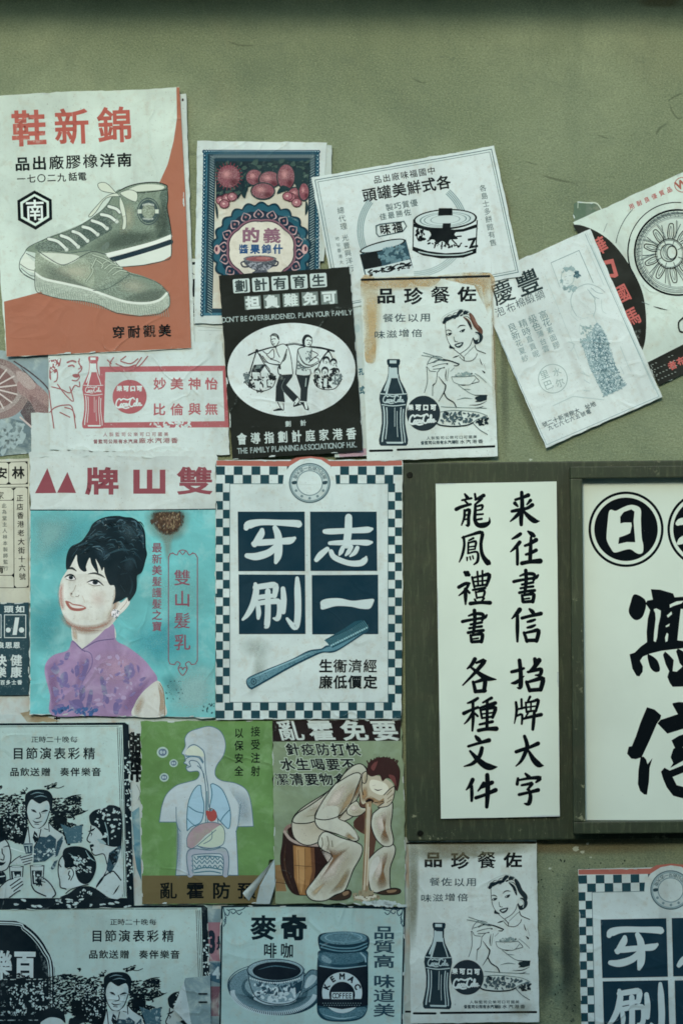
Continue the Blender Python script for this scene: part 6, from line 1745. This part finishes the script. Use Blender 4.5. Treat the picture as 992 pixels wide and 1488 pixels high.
# arms
limb('c6cab6/p', 7, '350,690 380,640 450,600 520,590 540,640 500,710 560,740 610,790 635,850 600,862 540,830 440,800 380,780 352,740')
limb('c6cab6/p', 7, '480,490 600,420 650,430 620,520 580,620 520,690 440,720 380,720 352,700 400,600'); p.blob('c6cab6/p', '370,700 420,640 500,640 500,712 560,745 608,795 625,850 590,850 500,815 400,775 365,735')
p.soft('a49562', '560,560 620,500 600,590 540,670 500,690'); p.soft('9a8a58', '560,800 600,830 628,852 590,855 540,835'); p.line('8b8a6c', 5, '610,790 640,840')
limb('c6cab6/p', 7, '730,680 780,640 850,600 855,680 845,760 862,850 850,890 800,895 750,850 718,770 720,710'); p.soft(OC, '785,690 815,700 810,780 840,870 800,885 775,840 800,770')
# head
p.blob('bfb894/p', '655,480 690,430 780,440 850,480 862,520 850,600 790,640 740,620 700,600 660,620 645,560'); p.soft('a3874e', '655,520 690,500 700,570 670,610 648,590'); p.blob('d3d3bc/s', '720,460 800,480 830,520 790,560 730,540 705,500'); p.soft('a98f58', '700,560 760,600 800,600 830,560 850,600 790,640 740,630 690,600')
p.blob('3b2320/s', '690,390 700,350 740,325 800,312 860,330 900,380 906,440 890,530 872,520 860,470 820,450 790,470 770,430 720,440 690,420'); p.blob('6e3a34/s', '715,380 740,345 760,340 735,400'); p.blob('6e3a34/s', '830,430 870,440 880,500 860,480'); 
for i in range(16): p.line('3b2320', 9, [(700 + i * 12, 360 - 26 * sin(i / 15 * pi)), (694 + i * 13.5 + p.rnd.uniform(-8, 8), 338 - 26 * sin(i / 15 * pi))], taper=False)
p.line(BL, 6, '690,430 660,470 655,520 665,560'); limb('bfb894/p', 6, '660,420 685,405 690,440 680,480 662,480 655,450'); p.line(BL, 7, '735,520 760,530 790,522', taper=True); p.line(BL, 5, '725,500 745,495', taper=True)
p.ell('1b1413', 706, 597, 28, 18); p.line('7d5a34', 7, '680,595 700,580 730,590 735,605'); p.line(BL, 5, '740,610 800,600 830,570')
for a in ('800,560 840,520 870,510 860,590 830,630 790,640 760,640 800,610',): p.blob('c6bf9c/p', a); p.line(BL, 6, a)
p.lines('6b6042', 5, '820,560 850,530', '825,585 860,555', '820,610 850,590')
p.part('stream_picture')
p.fill('a58a5c/w', '680,610 720,600 716,700 706,850 700,1000 700,1190 655,1200 665,1000 672,850 678,700'); p.lines('c9c2a0', 7, '695,620 690,800 680,1000 672,1180', '706,640 700,900 690,1150'); p.lines('6d5734', 4, '682,640 676,900 664,1150', '712,660 704,900')
p.scatter('9a8f68', '590,1215 650,1190 720,1190 780,1225 700,1255 610,1250', 60, 9); p.scatter('5d5236', '600,1220 760,1215 700,1252', 30, 6); p.scatter('c2c1a4', '600,1225 750,1222 690,1250', 30, 7)
p.part('torn_edge')
p.scatter('aebfb8', '660,1262 780,1252 935,1268 938,1290 780,1284 700,1276', 80, 9, long=2.0, ang=4)
p.done()

# ------------------------------------------------------------------ coffee poster
p = Poster('coffee_poster', 'blue and white coffee poster with a cup on a saucer and a lidded jar', 'poster', 455, 1440, -0.6, 4, seed=161, under='9fb8ba')
p.view(300, 1290, .30242)
p.curl(588,1317,26,2)
p.wk = 1.2
p.paper('70,84 500,84 952,88 946,700 60,700', 'a6c6be/p', jag=.6)
p.part('border')
CB = '0a1f26'
p.line(CB + '/s', 7, '66,700 76,88 300,84 640,86 950,94 936,700', smooth=False); p.fill(CB + '/s', '560,80 740,86 800,92 900,80 952,92 950,102 560,92')
for sx, x0 in ((1, 82), (-1, 944)):
    for a in ('0,0 12,60 2,90', '4,20 20,40 30,20 18,10', '14,48 4,64 12,76', '24,14 50,8 60,20 46,30 38,20', '60,18 90,10 104,0', '64,24 76,34 88,24'): p.line('2d4a54', 4, [(x0 + sx * a_, 92 + b_) for a_, b_ in pts(a)])
p.part('headline')
for ch, x in zip('麥奇', (274, 420)): p.txt(CB + '/s', ch, x, 188, 112, w=116, bold=.05)
for ch, x in zip('啡咖', (306, 387)): p.txt(CB + '/s', ch, x, 298, 70, w=60, bold=.02)
p.part('caption')
for ch, y in zip('品質高味道美', (212, 280, 350, 446, 515, 585)): p.txt('29454f/s', ch, 852, y, 62, w=98, bold=.022)
p.part('cup_picture')
p.ell('1c3a45', 325, 490, 222, 118, 6, n=60); p.ell('6f9298/c', 325, 484, 214, 110, 6, n=60); p.ell('3d626b/c', 328, 486, 160, 78, 6, n=50); p.soft('2f535d', '120,500 200,560 330,590 480,560 530,510 440,540 300,560 200,530', .5, .6)
p.ell('89a9ac/c', 325, 478, 140, 66, 6, n=50); p.ell('2a4a55', 322, 480, 222, 116, 6, n=60, hole=.975)
for i in range(60):
    a = R(10 + i * 2.9); p.line('b3c8c8', 4, [(325 + 190 * cos(a), 492 + 100 * sin(a)), (325 + 208 * cos(a), 496 + 112 * sin(a))])
p.blob('5b7f87/c', '460,440 500,395 540,400 550,430 520,470 470,500 450,490'); p.blob('a3bcbd/p', '480,440 505,415 530,425 515,455 475,480'); p.line('1c3a45', 4, '465,430 500,392 545,402 548,435 515,472 465,502')
p.blob('7fa0a5/c', '198,380 210,470 250,530 330,552 420,540 460,480 470,400 460,380 330,350'); p.scatter('b9cccb', '215,450 320,480 440,455 440,500 400,535 300,540 235,510', 60, 9, long=1.6); p.scatter('2c4a55', '215,440 440,450 430,510 250,520', 44, 7, long=1.8); p.fill('1c3a45/s', '425,460 462,440 455,490 430,510')
p.line('a9c0c1', 12, '235,528 290,550 380,552 425,535'); p.line('1c3a45', 4, '200,400 212,470 248,530 330,556 420,542 460,482 470,405')
p.ell('1c3a45', 332, 394, 138, 56); p.ell('93b1b4/c', 332, 392, 132, 50); p.ell('0f1c24/s', 338, 396, 116, 44); p.line('3f6068', 5, '250,390 330,372 430,388', taper=True)
for i in range(24): p.ell('c2d2d0', 212 + i * 10.2, 432 + 22 * sin(pi * i / 23), 4, 4, n=8)
p.part('jar_picture')
p.blob('1d3f4b/s', '540,300 535,330 532,360 530,560 540,610 580,635 660,640 730,630 765,600 775,540 775,350 770,300 700,290 600,290')
p.soft('5f8f98', '545,300 600,310 600,600 550,600', .3, .6); p.soft('0d2028', '720,320 772,330 772,560 740,600', .3, .6)
p.blob('3f6b77/c', '548,310 545,350 620,365 700,362 760,345 762,310 660,300'); p.blob('7fa2a8/c', '560,320 600,345 590,360 555,345'); p.blob('4c7983/c', '545,575 640,585 760,570 750,610 700,628 600,630 560,612'); p.line('8db0b4', 5, '560,605 640,625 720,615', taper=True); p.line('7b9ea4', 5, '545,372 640,384 765,372'); p.line('86a8ad', 6, '740,310 760,330 764,352')
p.blob('16323d/s', '540,225 600,210 700,208 775,230 776,285 740,305 640,312 560,302 540,280'); p.ell('5c868f/c', 658, 238, 112, 32); p.ell('88abae', 658, 236, 90, 23, hole=.94); p.lines('5c868f', 5, '545,265 620,285 710,285 772,262', '550,282 630,300 720,298 770,278')
p.fill('101c24/s', '532,375 640,390 773,372 775,560 650,578 532,560')
p.ell('b3c7c5/s', 651, 500, 96, 98, n=50); p.fill('101c24/s', '545,530 760,530 770,562 650,580 535,562'); p.ell('101c24/s', 651, 510, 62, 62, n=40); p.rect('b3c7c5/s', 600, 498, 702, 532); p.latin('101c24/s', 'COFFEE', 604, 515, 26, 94, rot=0, bold=.02)
for i, ch in enumerate('KEMAC'):
    a = R(158 - 34 * i); p.txt('101c24/s', ch, 651 + 80 * cos(a), 502 - 80 * sin(a), 28, w=26, rot=68 - 34 * i, bold=.05)
p.txt('7d979a', '................', 560, 546, 12, 12, rot=0, bold=.06); p.txt('7d979a', '...............', 566, 556, 12, 12, rot=0, bold=.06)
p.done()

# ------------------------------------------------------------------ second copies of the seasoning advert and the toothbrush poster
l2 = copy_tree(lady, (WX(623 + 65), -0.0006 - 5 * STEP, WZ(534 + 818.5)), ang=0.2, scale=(0.985, 1, 0.995), label='cleaner white advert with bottle and eating woman, pasted low under the olive board')
for ch in list(l2.children):
    if ch.name.startswith('stain'):
        bpy.data.objects.remove(ch)
    elif ch.name.startswith('woman_picture'):
        for sl in ch.material_slots:
            if sl.material and any(h in sl.material.name for h in ('5b4030', '5e3c2a', '7a5440')):
                sl.link = 'OBJECT'
                sl.material = mat('16262a', 's')
q = Poster('grime', 'x', 'x', 688, 1352, 0, 5, seed=5)
q.h = lambda t: 0.00125
q.view(590, 1220, 1)
q.part('grime_stain', 'olive brown grime along its top and left edges')
q.soft('6f7350', '0,2 60,0 190,0 190,16 100,26 0,30', .6, .4); q.soft('676b48', '1,4 16,4 18,80 12,150 1,150', .4, .55); q.soft('7d7c58', '20,2 110,2 110,24 20,24', .3, .3); q.soft('6a7158', '150,236 186,236 186,256 150,256', .3, .3)
q.done()
for ch in list(q.root.children):
    ch.parent = l2
bpy.data.objects.remove(q.root)
t2 = copy_tree(tooth, (WX(450 + 526), -0.0006 - 4 * STEP, WZ(857 + 588)), ang=1.2, scale=(0.985, 1, 0.985), label='checkered toothbrush poster cut off at the bottom right corner, below the framed sign')
p = Poster('white_strip', 'worn white paper strip between the cholera poster and the lower woman advert', 'paper', 592, 1330, 0, 2, seed=171)
p.view(0, 0, 1)
p.paper('578,1215 612,1216 606,1500 582,1500', 'b3c3b8/y', jag=1.1, step=6)
p.part('printing')
p.rect(K, 590, 1224, 606, 1226.5); p.part('printing', new=True); p.rect(K, 588, 1468, 600, 1471)
p.done()
